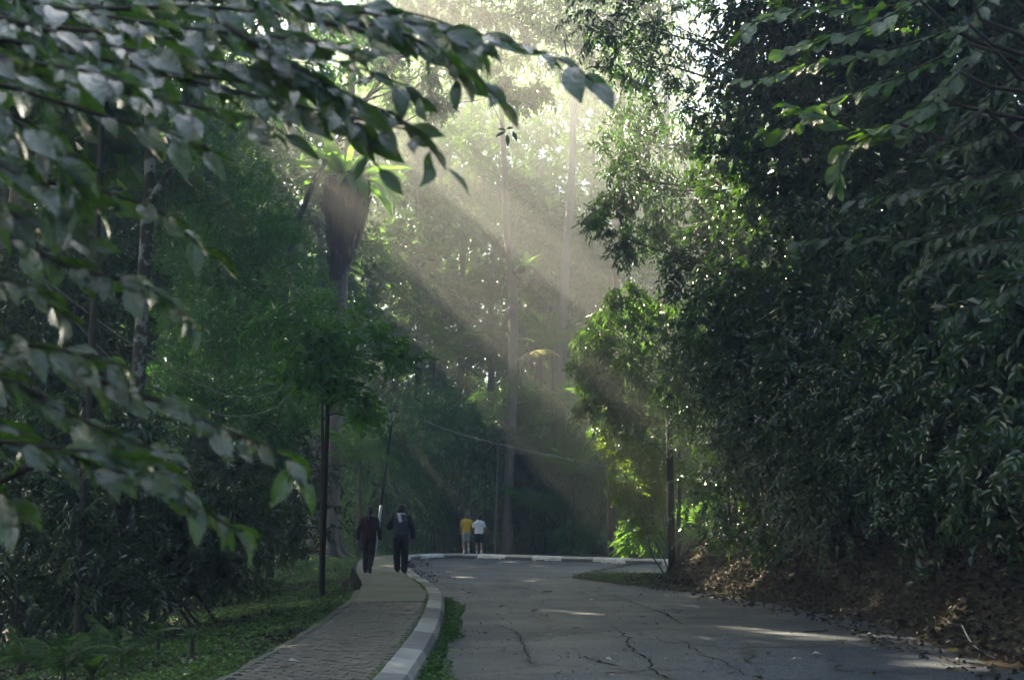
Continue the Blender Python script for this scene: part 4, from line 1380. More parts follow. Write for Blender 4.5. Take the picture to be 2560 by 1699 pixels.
M['leaf_shade'] = leaf_mat('leaf_shade', [(.012, .034, .012), (.018, .05, .014), (.03, .07, .014), (.014, .04, .015)], (.13, .26, .02), .33, .6, .3, single=True, veins=True)  # darker, duller copy of the big-leaf greens: shade put into the colour
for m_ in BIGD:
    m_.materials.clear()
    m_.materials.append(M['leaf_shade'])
for i, (px, a, b) in enumerate(RC):
    tot += bough(lng, px, a, b, BIGD, .18, .05, (-.4, -.4, .8), .35, 490 + i, .012, .6)
    part('limb', tube(limb_pts(Vector((5.5, 9.7, 3.8)), at(*px[0], a), np.random.default_rng(i), .03), np.linspace(.03, .012, 7), 6), M['bark_dark'], lng, True)
# the little sprig hanging alone in front of the haze
sp_ = thing('hanging_sprig', 'small sprig of four leaves hanging alone before the hazy gap', 'sprig', at(1255, 330, 12))
part('twig', tube([at(1215, 160, 12), at(1225, 250, 12), at(1262, 328, 12), at(1268, 340, 12)], [.004, .004, .003, .003], 5), M['twig'], sp_)
for (x0, y0, x1, y1) in ((1262, 330, 1240, 343), (1264, 326, 1246, 323), (1268, 336, 1270, 364), (1266, 322, 1284, 320), (1280, 328, 1294, 352)):
    p0, p1 = at(x0, y0, 12), at(x1, y1, 12)
    put(BIG[(x0 + y1) % 6], sp_, 'leaf', p0, p1 - p0, (0, -1, .4), (p1 - p0).length * 1.05)
print('near', tot, round(time.time() - T0, 1))


# ------------------------------------------------------------------ posts and cables
def post(px, ybase, Y, h, r, label, lean=0.0):
    p = at(px, ybase, Y)
    p.z = tz(p.x, p.y)
    root = thing('black_post', label, 'post', p)
    top = p + Vector((lean, 0, h))
    part('pole', tube([p - Vector((0, 0, .2)), p + (top - p) * .5, top], [r, r * .97, r * .93], 14), M['black_metal'], root, True)
    part('base_collar', tube([p - Vector((0, 0, .1)), p + Vector((0, 0, .10)), p + Vector((0, 0, .13))], [r * 1.5, r * 1.45, r * 1.05], 14), M['black_metal'], root, True)
    part('cap', tube([top, top + Vector((0, 0, .04)), top + Vector((0, 0, .07))], [r * 1.15, r * 1.1, r * .3], 14), M['black_metal'], root, True)
    part('cable_bracket', box(p + (top - p) * .93, (r * 4.2, .05, .05)), M['black_metal'], root)
    return root, top


lp1 = gnd(805, 1478, .0)
post(805, 1478, 22.6, 4.15, .045, 'thin black post on the grass verge left of the footpath', .03)
post(1680, 1425, 28.3, 4.1, .085, 'thick black post at the foot of the right bank', .0)
b0 = at(936, 1330, 47)
b0.z = tz(b0.x, b0.y)
lean = thing('utility_pole', 'thin leaning utility pole with white painted foot behind the walkers', 'pole', b0)
d0, d1, d2 = b0, at(953, 1262, 47), at(986, 1005, 46.6)
part('foot', tube([d0 - Vector((0, 0, .2)), d1], [.06, .058], 10), M['white_paint'], lean, True)
part('pole', tube([d1, (d1 + d2) / 2, d2], [.055, .05, .042], 10), M['black_metal'], lean, True)
part('cable_bracket', box(at(984, 1028, 46.65), (.34, .06, .06)), M['black_metal'], lean)


def cable(label, pts, Ys, r, mat='cable', name='cable'):
    P = smooth_poly([tuple(at(x, y, Y)) for (x, y), Y in zip(pts, Ys)], 10)
    n = np_mesh('cable', *tube(P, r, 6), True)
    tag(link(name, n, M[mat]), label, 'cable')


cable('upper white cable sagging from the black post into the left thicket', [(806, 900), (765, 935), (710, 972), (650, 990), (590, 990), (530, 975), (470, 945), (415, 915), (300, 840), (100, 690)], [22.6, 22.4, 22.2, 22, 21.6, 21.2, 20.8, 20.4, 19.5, 18], .013)
cable('lower white cable sagging from the black post across the forked trunk', [(806, 935), (760, 965), (710, 1005), (660, 1030), (600, 1040), (540, 1034), (470, 1012), (400, 975), (330, 935), (230, 850), (60, 640), (-80, 480)], [22.6, 22.4, 22.1, 21.8, 21.4, 21, 20.4, 19.6, 18.8, 17.8, 16, 14.5], .014)
cable('thin cable strung from the leaning pole across the slender trunk to the bend', [(985, 1030), (1060, 1052), (1150, 1084), (1230, 1105), (1330, 1128), (1420, 1147), (1520, 1165), (1640, 1180)], [46.6, 46, 45, 44, 43, 42, 41, 40], .016)
cable('upper loop of slack cable hanging at the leaning pole', [(985, 1028), (972, 1048), (955, 1064), (935, 1072), (915, 1066), (895, 1050), (860, 1010), (806, 930)], [46.6, 46.2, 45.6, 44.8, 43.6, 42, 36, 22.7], .018)
cable('lower loop of slack cable hanging at the leaning pole', [(987, 1030), (978, 1056), (962, 1082), (945, 1096), (925, 1097), (905, 1084), (870, 1030), (806, 940)], [46.6, 46.2, 45.8, 45.2, 44.2, 42.5, 36, 22.8], .018)


# ------------------------------------------------------------------ people
def capsule(p0, r0, p1, r1, sides=14, sq=1.0):
    """closed tapered limb with round ends; sq flattens it front to back"""
    p0, p1 = np.array(p0, float), np.array(p1, float)
    d = p1 - p0
    ln = np.linalg.norm(d)
    d = d / (ln + 1e-9)
    ref = np.array((1.0, 0, 0)) if abs(d[0]) < .8 else np.array((0, 1.0, 0))
    u = ref - d * np.dot(ref, d)
    u /= np.linalg.norm(u)
    w = np.cross(d, u)
    rings = [(-r0 * math.sin(a), r0 * math.cos(a)) for a in (1.45, 1.0, .5)] + [(0, r0), (ln * .5, (r0 + r1) / 2), (ln, r1)] + [(ln + r1 * math.sin(a), r1 * math.cos(a)) for a in (.5, 1.0, 1.45)]
    V, Fc = [], []
    for h, r in rings:
        for k in range(sides):
            a = 2 * math.pi * k / sides
            V.append(p0 + d * h + u * r * math.cos(a) + w * r * sq * math.sin(a))
    n = len(rings)
    for i in range(n - 1):
        for k in range(sides):
            k2 = (k + 1) % sides
            Fc.append((i * sides + k, i * sides + k2, (i + 1) * sides + k2, (i + 1) * sides + k))
    Fc += [tuple(range(sides))[::-1], tuple((n - 1) * sides + k for k in range(sides))]
    return np.array(V), Fc


def loft(secs, sides=20):
    """stacked ellipses (x, y, z, rx, ry)"""
    V, Fc = [], []
    for x, y, z, rx, ry in secs:
        for k in range(sides):
            a = 2 * math.pi * k / sides
            V.append((x + rx * math.cos(a), y + ry * math.sin(a), z))
    n = len(secs)
    for i in range(n - 1):
        for k in range(sides):
            k2 = (k + 1) % sides
            Fc.append((i * sides + k, i * sides + k2, (i + 1) * sides + k2, (i + 1) * sides + k))
    Fc += [tuple(range(sides))[::-1], tuple((n - 1) * sides + k for k in range(sides))]
    return np.array(V), Fc


TMP = bpy.data.scenes.new('workshop')


def fuse(pieces, voxel, smooth=3, folds=0.0):
    """one continuous surface out of overlapping closed pieces"""
    me = np_mesh('fused', *join(pieces))
    o = bpy.data.objects.new('fused', me)
    TMP.collection.objects.link(o)
    m = o.modifiers.new('r', 'REMESH')
    m.mode = 'VOXEL'
    m.voxel_size = voxel
    if smooth:
        s = o.modifiers.new('s', 'SMOOTH')
        s.factor, s.iterations = .5, smooth
    TMP.view_layers[0].update()
    res = bpy.data.meshes.new_from_object(o.evaluated_get(TMP.view_layers[0].depsgraph))
    bpy.data.objects.remove(o)
    if folds:
        co_ = np.empty(len(res.vertices) * 3, np.float32)
        res.vertices.foreach_get('co', co_)
        co_ = co_.reshape(-1, 3)
        nr = np.empty(len(res.vertices) * 3, np.float32)
        res.vertices.foreach_get('normal', nr)
        nr = nr.reshape(-1, 3)
        w = np.sin(co_[:, 2] * 46 + 5 * np.sin(co_[:, 0] * 17) + 3 * np.sin(co_[:, 1] * 23)) * np.sin(co_[:, 0] * 31 + co_[:, 2] * 13 + 2)
        res.vertices.foreach_set('co', (co_ + nr * (w * folds)[:, None]).astype(np.float32).ravel())
    res.polygons.foreach_set('use_smooth', np.ones(len(res.polygons), bool))
    res.update()
    return res


M['skin'] = plain('skin', (.36, .22, .15), .6, .12, 15, .35, .05)
M['hair'] = plain('hair', (.010, .008, .007), .65, .4, 60, .5, .4)


def hand(w, d, out, s):
    """palm and five bent fingers hanging from wrist w along d; out: side the thumb leaves to"""
    w, d, out = np.array(w, float), np.array(d, float), np.array(out, float)
    d /= np.linalg.norm(d)
    out = out - d * np.dot(out, d)
    out /= np.linalg.norm(out)
    inn = np.cross(d, out) * s
    ps = [capsule(w, .024, w + d * .075, .036, 12, .55)]
    for i, (o, ln) in enumerate(((.030, .070), (.010, .080), (-.010, .075), (-.030, .058))):
        b0 = w + d * .085 + out * o
        m1 = b0 + d * ln * .55 + inn * .012
        ps += [capsule(b0, .0095, m1, .009, 8), capsule(m1, .009, m1 + d * ln * .35 + inn * .024, .0075, 8)]
    t0 = w + d * .035 + out * .030
    t1 = t0 + d * .030 + out * .028
    ps += [capsule(t0, .012, t1, .011, 8), capsule(t1, .011, t1 + d * .032 + out * .004, .009, 8)]
    return ps


def hs_(t, k=1.13):
    return tuple(v * k for v in t)


def person(label, loc, H, yaw, pose, clothes, group=None):
    """stands at loc facing +Y (turned by yaw); pose holds the joints for a 1.70 m figure"""
    k = H / 1.70
    root = thing('person', label, 'person', loc, group)
    root.rotation_euler = (0, 0, yaw)
    root.scale = (k, k, k)
    J = pose
    sh, el, wr, hp, kn, an, toe = (J[n] for n in ('shoulder', 'elbow', 'wrist', 'hip', 'knee', 'ankle', 'toe'))
    bx, by = J.get('lean', (0, 0))
    hd = np.array(J['head'], float) + np.array((0, 0, -.012))
    hk = 1.13
    body = [loft([(0, 0, .80, .10, .08), (0, 0, .90, .155, .105), (0, 0, 1.02, .14, .095), (bx * .5, by * .5, 1.15, .145, .10), (bx, by, 1.30, .165, .105), (bx, by, 1.40, .14, .085), (bx, by, 1.445, .07, .06)]),
            capsule((bx, by, 1.38), .06, hd - np.array((0, .012, .06)), .054),
            loft([tuple(hd + np.array((0, .012, -.115)) * hk) + hs_((.035, .045)), tuple(hd + np.array((0, .012, -.085)) * hk) + hs_((.058, .072)), tuple(hd + np.array((0, .005, -.03)) * hk) + hs_((.071, .09)), tuple(hd + np.array((0, 0, .03)) * hk) + hs_((.075, .096)), tuple(hd + np.array((0, -.004, .08)) * hk) + hs_((.062, .082)), tuple(hd + np.array((0, -.005, .112)) * hk) + hs_((.025, .035))], 16),
            capsule(hd + np.array((0, .085, -.005)), .012, hd + np.array((0, .104, -.035)), .015, 8),
            capsule(hd + np.array((-.02, .086, -.072)), .010, hd + np.array((.02, .086, -.072)), .010, 8)]
    for s in (-1, 1):
        body.append(capsule(hd + np.array((s * .074, -.012, -.030)), .013, hd + np.array((s * .080, -.018, .012)), .016, 8, .8))
    for i, s in enumerate((-1, 1)):
        body += [capsule(sh[i], .055, el[i], .042), capsule(el[i], .042, wr[i], .028)]
        d = np.array(wr[i], float) - np.array(el[i], float)
        body += hand(wr[i], d, (0, 1, 0), s)
        body += [capsule((s * .075, 0, .87), .092, hp[i], .09), capsule(hp[i], .088, kn[i], .058), capsule(kn[i], .058, (np.array(kn[i]) * .62 + np.array(an[i]) * .38), .058), capsule((np.array(kn[i]) * .62 + np.array(an[i]) * .38), .056, an[i], .036),
                 capsule(an[i], .036, toe[i], .03, 10, .8)]
    link('body', fuse(body, .008, 2), M['skin'], root)
    for s in (-1, 1):
        e = hd + np.array((s * .031, .083, .004))
        link('eye', np_mesh('eye', *capsule(e, .009, e + np.array((0, .002, 0)), .009, 8)), M['hair'], root)
    cap = clothes.get('cap')
    hairp = [loft([tuple(hd + np.array((0, -.035, -.075)) * hk) + hs_((.052, .045)), tuple(hd + np.array((0, -.028, -.02)) * hk) + hs_((.080, .078)), tuple(hd + np.array((0, -.012, .03)) * hk) + hs_((.083, .096)), tuple(hd + np.array((0, -.008, .08)) * hk) + hs_((.072, .088)), tuple(hd + np.array((0, -.006, .115)) * hk) + hs_((.045, .055)), tuple(hd + np.array((0, -.006, .128)) * hk) + hs_((.015, .02))], 16)]
    link('hair', fuse(hairp, .009, 1, .003), clothes.get('hair', M['hair']), root)
    if clothes.get('ponytail'):
        q = hd + np.array((0, -.095, .0))
        pt = [capsule(q + np.array((0, .03, .03)), .03, q + np.array((0, -.03, .0)), .034), capsule(q + np.array((0, -.03, 0)), .034, q + np.array((.008, -.045, -.12)), .036), capsule(q + np.array((.008, -.045, -.12)), .036, q + np.array((.012, -.035, -.24)), .014)]
        link('ponytail', fuse(pt, .008, 1, .003), M['hair'], root)
        link('hair_tie', np_mesh('hair_tie', *capsule(q + np.array((-.02, -.012, .012)), .022, q + np.array((.02, -.012, .012)), .022)), clothes['tie'], root)
    top = clothes['top']
    lo, inf = top['hem'], top['inflate']
    secs = [(0, 0, lo, .158 + inf, .112 + inf), (0, 0, lo + .05, .168 + inf * 1.2, .12 + inf * 1.2), (0, 0, 1.02, .158 + inf * 1.4, .115 + inf), (bx * .5, by * .5, 1.15, .165 + inf * 1.2, .118 + inf), (bx, by, 1.28, .182 + inf, .125 + inf), (bx, by, 1.37, .170 + inf * .8, .112 + inf * .8), (bx, by, 1.43, .125 + inf * .3, .09), (bx, by, 1.465, .078, .072)]
    tp_ = [loft(secs)]
    for i, s in enumerate((-1, 1)):
        tp_.append(capsule((s * .09 + bx, by, 1.365), .065 + inf * .3, np.array(sh[i]) * .75 + np.array(el[i]) * .25, .066 + inf * .5))
    link(top['name'], fuse(tp_, .010, 3, top.get('folds', .004)), top['mat'], root)
    for i, s in enumerate((-1, 1)):
        a, e, w = (np.array(v[i], float) for v in (sh, el, wr))
        if top['sleeve'] == 'long':
            ps = [capsule(a, .068 + inf * .5, e, .056 + inf * .5), capsule(e, .056 + inf * .5, w, .040 + inf * .5)]
        else:
            ps = [capsule(a, .064 + inf * .3, a * .35 + e * .65, .058 + inf * .6)]
        sl = link('sleeve', fuse(ps, .010, 2, top.get('folds', .004)), top.get('sleeve_mat', top['mat']), root)
        if top.get('stripe'):
            out = np.array((s * .05, -.045, 0))
            link('sleeve_stripe', np_mesh('sleeve_stripe', *join([capsule(a * .6 + e * .4 + out, .016, e * .8 + a * .2 + out * .95, .014, 8, .5), capsule(a * .72 + e * .28 + out * 1.02, .012, a * .6 + e * .4 + out, .016, 8, .5)])), top['stripe'], sl)
    if top.get('band'):
        link('hem_band', fuse([loft([(0, 0, lo - .015, .150 + inf, .108 + inf), (0, 0, lo + .035, .16 + inf, .116 + inf)])], .01, 1), top['band'], root)
    bt = clothes['bottom']
    ps = [loft([(0, 0, .80, .14, .115), (0, 0, .88, .175, .142), (0, 0, .95, .175, .135), (0, 0, 1.01, .165, .122)])]
    for i, s in enumerate((-1, 1)):
        h, n_, a = (np.array(v[i], float) for v in (hp, kn, an))
        if bt['long']:
            ps += [capsule((s * .075, 0, .86), .105, h, .10), capsule(h, .10, n_, .080 + bt['flare']), capsule(n_, .080 + bt['flare'], a + np.array((0, -.005, .03)), .066 + bt['flare'])]
        else:
            ps += [capsule((s * .075, 0, .86), .108, h, .108), capsule(h, .108, h * .25 + n_ * .75, .094)]
    link(bt['name'], fuse(ps, .010, 3, .004), bt['mat'], root)
    for i in (0, 1):
        a, t_ = np.array(an[i], float), np.array(toe[i], float)
        d = t_ - a
        heel = a - d * .28 + np.array((0, 0, -.01))
        so = fuse([capsule(heel + np.array((0, 0, -.015)), .040, a * .45 + t_ * .55 + np.array((0, 0, -.012)), .047, 12, .75), capsule(a * .45 + t_ * .55 + np.array((0, 0, -.012)), .047, t_ + np.array((0, 0, -.005)), .040, 12, .7), capsule(a + np.array((0, 0, -.03)), .043, a + np.array((0, 0, .015)), .044)], .008, 2)
        shoe = link('shoe', so, clothes['shoe'], root)
        if clothes.get('sock'):
            link('sock', np_mesh('sock', *capsule(a + np.array((0, 0, .02)), .042, a + (np.array(kn[i], float) - a) * .22, .044)), clothes['sock'], root)
    return root


def cloth(n, c, var=.2, rough=.85):
    M[n] = plain(n, c, rough, var, 35, .25, .25)
    return M[n]


walkA = dict(head=(0, .01, 1.585), shoulder=[(-0.170, 0, 1.355), (0.170, 0, 1.355)], elbow=[(-.265, -.06, 1.12), (.255, .0, 1.11)], wrist=[(-.285, .05, .90), (.275, .11, .89)],
             hip=[(-.092, .0, .86), (.092, 0, .86)], knee=[(-.085, .09, .475), (.075, -.03, .47)], ankle=[(-.08, .02, .085), (.055, -.30, .20)], toe=[(-.085, .17, .045), (.055, -.22, .05)])
walkB = dict(head=(-.015, .03, 1.58), shoulder=[(-0.179, 0, 1.355), (0.179, 0, 1.355)], elbow=[(-.29, .02, 1.14), (.285, -.03, 1.12)], wrist=[(-.16, .21, 1.22), (.30, .06, .89)],
             hip=[(-.098, .0, .86), (.098, 0, .86)], knee=[(-.11, .08, .48), (.10, .0, .47)], ankle=[(-.10, .16, .10), (.10, -.06, .085)], toe=[(-.11, .31, .06), (.11, .09, .045)])
walkC = dict(head=(.03, .03, 1.585), shoulder=[(-0.166, 0, 1.355), (0.166, 0, 1.355)], elbow=[(-.235, -.03, 1.12), (.235, -.04, 1.11)], wrist=[(-.22, .08, .92), (.26, .04, .87)],
             hip=[(-.09, .0, .86), (.09, 0, .86)], knee=[(-.10, .06, .475), (.08, .0, .475)], ankle=[(-.09, .0, .085), (.075, -.25, .17)], toe=[(-.095, .15, .045), (.085, -.16, .05)])
walkD = dict(head=(.03, .07, 1.56), lean=(0, .03), shoulder=[(-0.166, .03, 1.355), (0.166, .03, 1.355)], elbow=[(-.25, .0, 1.11), (.25, .0, 1.11)], wrist=[(-.17, .17, 1.0), (.19, .17, 1.0)],
             hip=[(-.09, .0, .86), (.09, 0, .86)], knee=[(-.10, .07, .475), (.11, .02, .475)], ankle=[(-.095, .08, .085), (.12, -.06, .085)], toe=[(-.10, .23, .045), (.19, .07, .045)])

zp = PZ + .002
w1 = gnd(921, 1433, zp)
w2 = gnd(1001, 1433, zp)
person('walker with ponytail in dark maroon jacket with white sleeve stripes and black trousers', w1, 1.66, R(3), walkA,
       dict(ponytail=True, tie=cloth('hair_tie', (.28, .10, .03)), top=dict(name='jacket', hem=.86, inflate=.022, mat=cloth('maroon', (.045, .009, .011)), sleeve='long', sleeve_mat=cloth('maroon_dark', (.030, .010, .013)), stripe=cloth('stripe_grey', (.42, .44, .46)), folds=.005),
            bottom=dict(name='trousers', long=True, flare=.004, mat=cloth('trouser_black', (.010, .010, .011))), shoe=cloth('shoe_dark', (.02, .02, .022))))
man = person('walker in slate blue jacket with black sleeves and a white towel on the shoulders', w2, 1.71, R(-2), walkB,
             dict(top=dict(name='jacket', hem=.93, inflate=.034, mat=cloth('slate', (.050, .062, .085)), sleeve='long', sleeve_mat=cloth('jacket_black', (.012, .013, .016)), folds=.006, band=cloth('slate_band', (.022, .027, .036))),
                  bottom=dict(name='trousers', long=True, flare=.016, mat=M['trouser_black']), shoe=M['shoe_dark']))
tw_m = cloth('towel_white', (.62, .63, .72), .1)
neck = []
for i in range(13):
    a = math.pi * (1.0 + i / 12)
    neck.append((.078 * math.cos(a), .075 * math.sin(a) + .005, 1.462 - .012 * math.sin(a)))
towel = fuse([capsule(neck[i], .026, neck[i + 1], .026, 10) for i in range(12)] + [capsule((-.03, -.078, 1.45), .03, (-.012, -.155, 1.40), .032, 10, .6), capsule((-.045, -.15, 1.41), .024, (-.012, -.168, 1.275), .026, 10, .5), capsule((.005, -.15, 1.41), .024, (.03, -.166, 1.295), .026, 10, .5), capsule((-.022, -.152, 1.40), .024, (.008, -.168, 1.283), .026, 10, .5)], .009, 2, .003)
link('towel', towel, tw_m, man)
far1, far2 = at(1166, 1381, 50.3), at(1197, 1382, 50.0)
far1.z = far2.z = zp
person('walker in yellow t-shirt and pale grey shorts on the far footpath', far1, 1.70, R(6), walkC,
       dict(hair=cloth('hair_grey', (.09, .08, .075)), top=dict(name='shirt', hem=.86, inflate=.018, mat=cloth('yellow', (.62, .42, .03)), sleeve='short', folds=.006), bottom=dict(name='shorts', long=False, mat=cloth('short_grey', (.33, .35, .38))), shoe=cloth('shoe_white', (.55, .56, .56)), sock=M['shoe_white']))
person('walker in white t-shirt and black shorts on the far footpath', far2, 1.62, R(-4), walkD,
       dict(top=dict(name='shirt', hem=.86, inflate=.022, mat=cloth('shirt_white', (.72, .75, .80), .08), sleeve='short', folds=.006), bottom=dict(name='shorts', long=False, mat=cloth('short_black', (.012, .014, .016))), shoe=M['shoe_white'], sock=M['shoe_white']))
bpy.data.scenes.remove(TMP)
print('people', round(time.time() - T0, 1))

# ------------------------------------------------------------------ ground plants, litter and small things
def scatter(n, box_, seed, size, mat, name, label=None, ok=None, up=.75, parent=None, lift=.0, kindv='stuff', ratio=.55, tall=0.0):
    """many small leaves lying on or standing just above the ground, one object"""
    rg = np.random.default_rng(seed)
    P = np.stack((rg.uniform(box_[0], box_[1], n), rg.uniform(box_[2], box_[3], n)), 1)
    keep = ok(P, rg) if ok else np.ones(n, bool)
    P = P[keep]
    z = terr(P) + lift + tall * rg.random(len(P)) ** 2
    C = np.column_stack((P, z))
    m = len(C)
    ax = unit(rg.normal(size=(m, 3)) * np.array((1, 1, .35)))
    nl = unit(np.array((0, 0, 1.0)) * up + rg.normal(size=(m, 3)) * (1 - up) * 1.2)
    nl = unit(nl - ax * np.sum(nl * ax, 1, keepdims=True))
    sd = np.cross(ax, nl)
    l = size * rg.uniform(.5, 1.35, (m, 1))
    w = l * ratio
    f = nl * w * .3
    V = np.stack((C - ax * l * .5, C + sd * w * .5 + f, C + ax * l * .5 + f * .4, C - sd * w * .5 + f), 1)
    i = np.arange(m)[:, None] * 4
    Fc = np.concatenate((i + np.array([[0, 1, 2]]), i + np.array([[0, 2, 3]])), 1).reshape(-1, 3)
    o = link(name, np_mesh(name, V.reshape(-1, 3), Fc), M[mat], parent)
    o['kind'] = kindv
    if label:
        o['label'] = label
    return o


def on_verge(P, rg):
    d = sdist(P, KD)
    return (d > 1.62 - .16 * (lumps(P, 2.3, 7) > .2)) & (d < 9) & (lumps(P, 1.1, 5) + .35 * rg.normal(size=len(P)) > -.25)


scatter(150000, (-9.5, -1.5, 7.5, 34), 61, .05, 'cover', 'ground_cover', 'low leafy green plants covering the verge beside the footpath', on_verge, .7, tall=.06)
scatter(26000, (-10, -3, 33, 52), 62, .09, 'cover', 'verge_grass', 'mossy green ground cover at the foot of the fern tree', lambda P, rg: (sdist(P, KD) > 1.66) & (lumps(P, 1.1, 5) > -.4), .7, tall=.06)
scatter(26000, (-9.5, -1.5, 7.5, 40), 63, .10, 'litter', 'leaf_litter', 'brown fallen leaves lying on the left verge', lambda P, rg: (sdist(P, KD) > 1.66) & (lumps(P, 1.1, 5) < .15), .8, lift=.01)


def on_bank(P, rg):
    d = -sdist(P, TOE)
    return ((d > -.25 + .25 * rg.random(len(P)) ** 2) & (d < 4.2) & (sdist(P, KD) < -1)) | ((d > -.9) & (d < 0) & (rg.random(len(P)) < .12) & (sdist(P, KD) < -1))


scatter(85000, (1.5, 10, 5, 33), 64, .09, 'litter', 'bank_litter', 'dark carpet of fallen leaves on the right bank', on_bank, .6, lift=.045, tall=.05)
scatter(14000, (1.2, 6, 26, 35), 65, .045, 'cover', 'grass_corner', 'green grass tongue at the inside corner of the bend', lambda P, rg: (-sdist(P, EDGE) > .05) & (-sdist(P, TOE) < .3), .35, tall=.07, ratio=.3)
scatter(5000, (2.5, 6, 18, 28), 66, .045, 'cover', 'bank_grass', 'thin green strip along the toe of the right bank', lambda P, rg: (-sdist(P, EDGE) > -.1) & (-sdist(P, TOE) < .35) & (lumps(P, 1.7, 2) > .0), .35, tall=.07, ratio=.4)


def in_gutter(P, rg):
    d = -sdist(P, KD)
    return (d > .01) & (d < .05 + .34 * rg.random(len(P)) * np.clip(.55 + .6 * lumps(P, 1.2, 1), .1, 1)) & (P[:, 1] < 21.5)


scatter(60000, (-1.3, .1, 8, 22), 67, .05, 'cover', 'gutter_weeds', 'leafy weeds growing in the gutter along the near kerb', in_gutter, .6, lift=.06, tall=.09)
scatter(30000, (-2.2, -.9, 8, 30), 68, .03, 'cover', 'joint_weeds', 'tiny weeds along the joint between pavers and kerb', lambda P, rg: (np.abs(sdist(P, KD) - .295) < .05 * rg.random(len(P))) & (lumps(P, 2.1, 4) > -.35), .6, lift=.11, tall=.03)
scatter(5000, (-4.0, 3, 38, 50), 69, .11, 'litter', 'gutter_litter', 'brown fallen leaves drifted against the far kerb', lambda P, rg: (-sdist(P, KD) > .02) & (-sdist(P, KD) < .05 + .9 * rg.random(len(P)) ** 2), .8, lift=.06)
scatter(1500, (-3.4, -.2, 25, 42), 70, .085, 'litter', 'drifted_litter', 'heap of brown leaves drifted on the road beside the near walkers', lambda P, rg: (-sdist(P, KD) > .02) & (-sdist(P, KD) < .1 + 1.3 * rg.random(len(P)) ** 1.5 * np.clip(1 - np.abs(P[:, 1] - 33) / 8, .05, 1)), .85, lift=.062)

scatter(16000, (-3.5, 5.2, 9, 46), 71, .03, 'litter', 'road_debris', 'small crumbs of leaf and twig strewn over the asphalt', lambda P, rg: (-sdist(P, KD) > .05) & (sdist(P, EDGE) > -.05) & (rg.random(len(P)) < .12 + .8 * np.exp(-np.abs(sdist(P, EDGE)) / .5) + .5 * np.exp(-np.abs(sdist(P, KD)) / .4) + .25 * (lumps(P, .9, 9) > .55)), .9, lift=.056, ratio=.6)
# single fallen leaves on the road and the path
rgS = random.Random(17)
for i in range(64):
    for _ in range(50):
        x, y = rgS.uniform(1060, 2400), 1440 + 259 * rgS.random() ** .8
        p = gnd(x, y, .004)
        if sdist(np.array([(p.x, p.y)]), KD)[0] < -.45 and sdist(np.array([(p.x, p.y)]), EDGE)[0] > .05:
            break
    if i % 6 == 0:
        lab, mt = 'small pale fallen leaf lying on the asphalt', 'leaf_pale'
    else:
        lab, mt = 'small brown fallen leaf lying on the asphalt', 'litter_single'
    m_ = BIG[i % 6].copy() if i < 12 else None
    if m_ is not None:
        m_.materials.clear()
        m_.materials.append(M[mt])
        FALL = globals().setdefault('FALL', {})
        FALL.setdefault(mt, []).append(m_)
    a = rgS.uniform(0, 6.28)
    o = put(rgS.choice(FALL[mt]), None, 'fallen_leaf', p + Vector((0, 0, .018)), (math.cos(a), math.sin(a), .05), (rgS.gauss(0, .25), rgS.gauss(0, .25), 1), rgS.uniform(.07, .15))
    tag(o, lab, 'leaf', 'single pale leaves on the road' if mt == 'leaf_pale' else 'single brown leaves on the road')
for i, (x, y, s, mt, lab) in enumerate(((718, 1656, .13, 'leaf_pale', 'round pale leaf lying flat on the near pavers'), (690, 1678, .16, 'litter_single', 'curled brown leaf on the pavers beside the round pale leaf'), (716, 1620, .08, 'leaf_pale', 'small white leaf near the left edge of the pavers'),
                                           (1146, 1591, .11, 'litter_single', 'orange brown leaf at the edge of the gutter weeds'), (2030, 1638, .18, 'leaf_pale', 'large pale green leaf alone on the right half of the road'), (844, 1614, .08, 'litter_single', 'small ochre leaf in the middle of the pavers'), (912, 1455, .2, 'litter_single', 'dark curled leaf on the path behind the ponytailed walker'))):
    p = gnd(x, y, PZ + .01 if x < 1000 else .01)
    o = put(FALL[mt][i % len(FALL[mt])], None, 'fallen_leaf', p + Vector((0, 0, .02)), (.9, .35, .05), (.1, -.15, 1), s, 1.5 if i == 0 else 1)
    tag(o, lab, 'leaf')
# sticks
for i, (x, y, x2, y2, lab) in enumerate(((2010, 1578, 2070, 1575, 'short straight twig lying in the sunlit road patch'), (2190, 1580, 2240, 1583, 'bent twig at the foot of the right bank'), (1355, 1478, 1380, 1476, 'tiny dark twig in the middle of the road'))):
    a, b2 = gnd(x, y, .012), gnd(x2, y2, .012)
    tag(link('twig', np_mesh('twig', *tube([a, (a + b2) / 2 + Vector((.01, .01, 0)), b2], .008, 6)), M['twig']), lab, 'twig')
v0 = at(2405, 1565, 13.2)
tag(link('vine', np_mesh('vine', *tube(smooth_poly([tuple(at(2405, 1562, 13.3)), tuple(at(2425, 1600, 13.0)), tuple(at(2450, 1625, 12.7)), tuple(at(2490, 1645, 12.4)), tuple(at(2540, 1668, 12.2))], 5), .008, 6)), M['cable']), 'pale dry vine stem trailing down the toe of the right bank', 'vine')

# broken stump by the path
sb = gnd(893, 1475, .05)
st = thing('broken_stump', 'dark jagged stump of a broken log at the edge of the path behind the walkers', 'stump', sb)
rg_ = np.random.default_rng(8)
part('stump', tube([sb - Vector((0, 0, .1)), sb + Vector((-.03, 0, .15)), sb + Vector((-.08, .05, .30)), sb + Vector((-.12, .08, .44))], [.13, .12, .07, .012], 9, rough=.2, seed=3), M['bark_dark'], st)
part('bark_slab', tube([sb + Vector((-.30, .1, -.05)), sb + Vector((-.26, .1, .14)), sb + Vector((-.22, .14, .25))], [.10, .07, .02], 7, rough=.25, seed=5), M['bark_brown'], st)


FERN = [m_.copy() for m_ in PALM]
for m_ in FERN:
    m_.materials.clear()
    m_.materials.append(M['fern'])


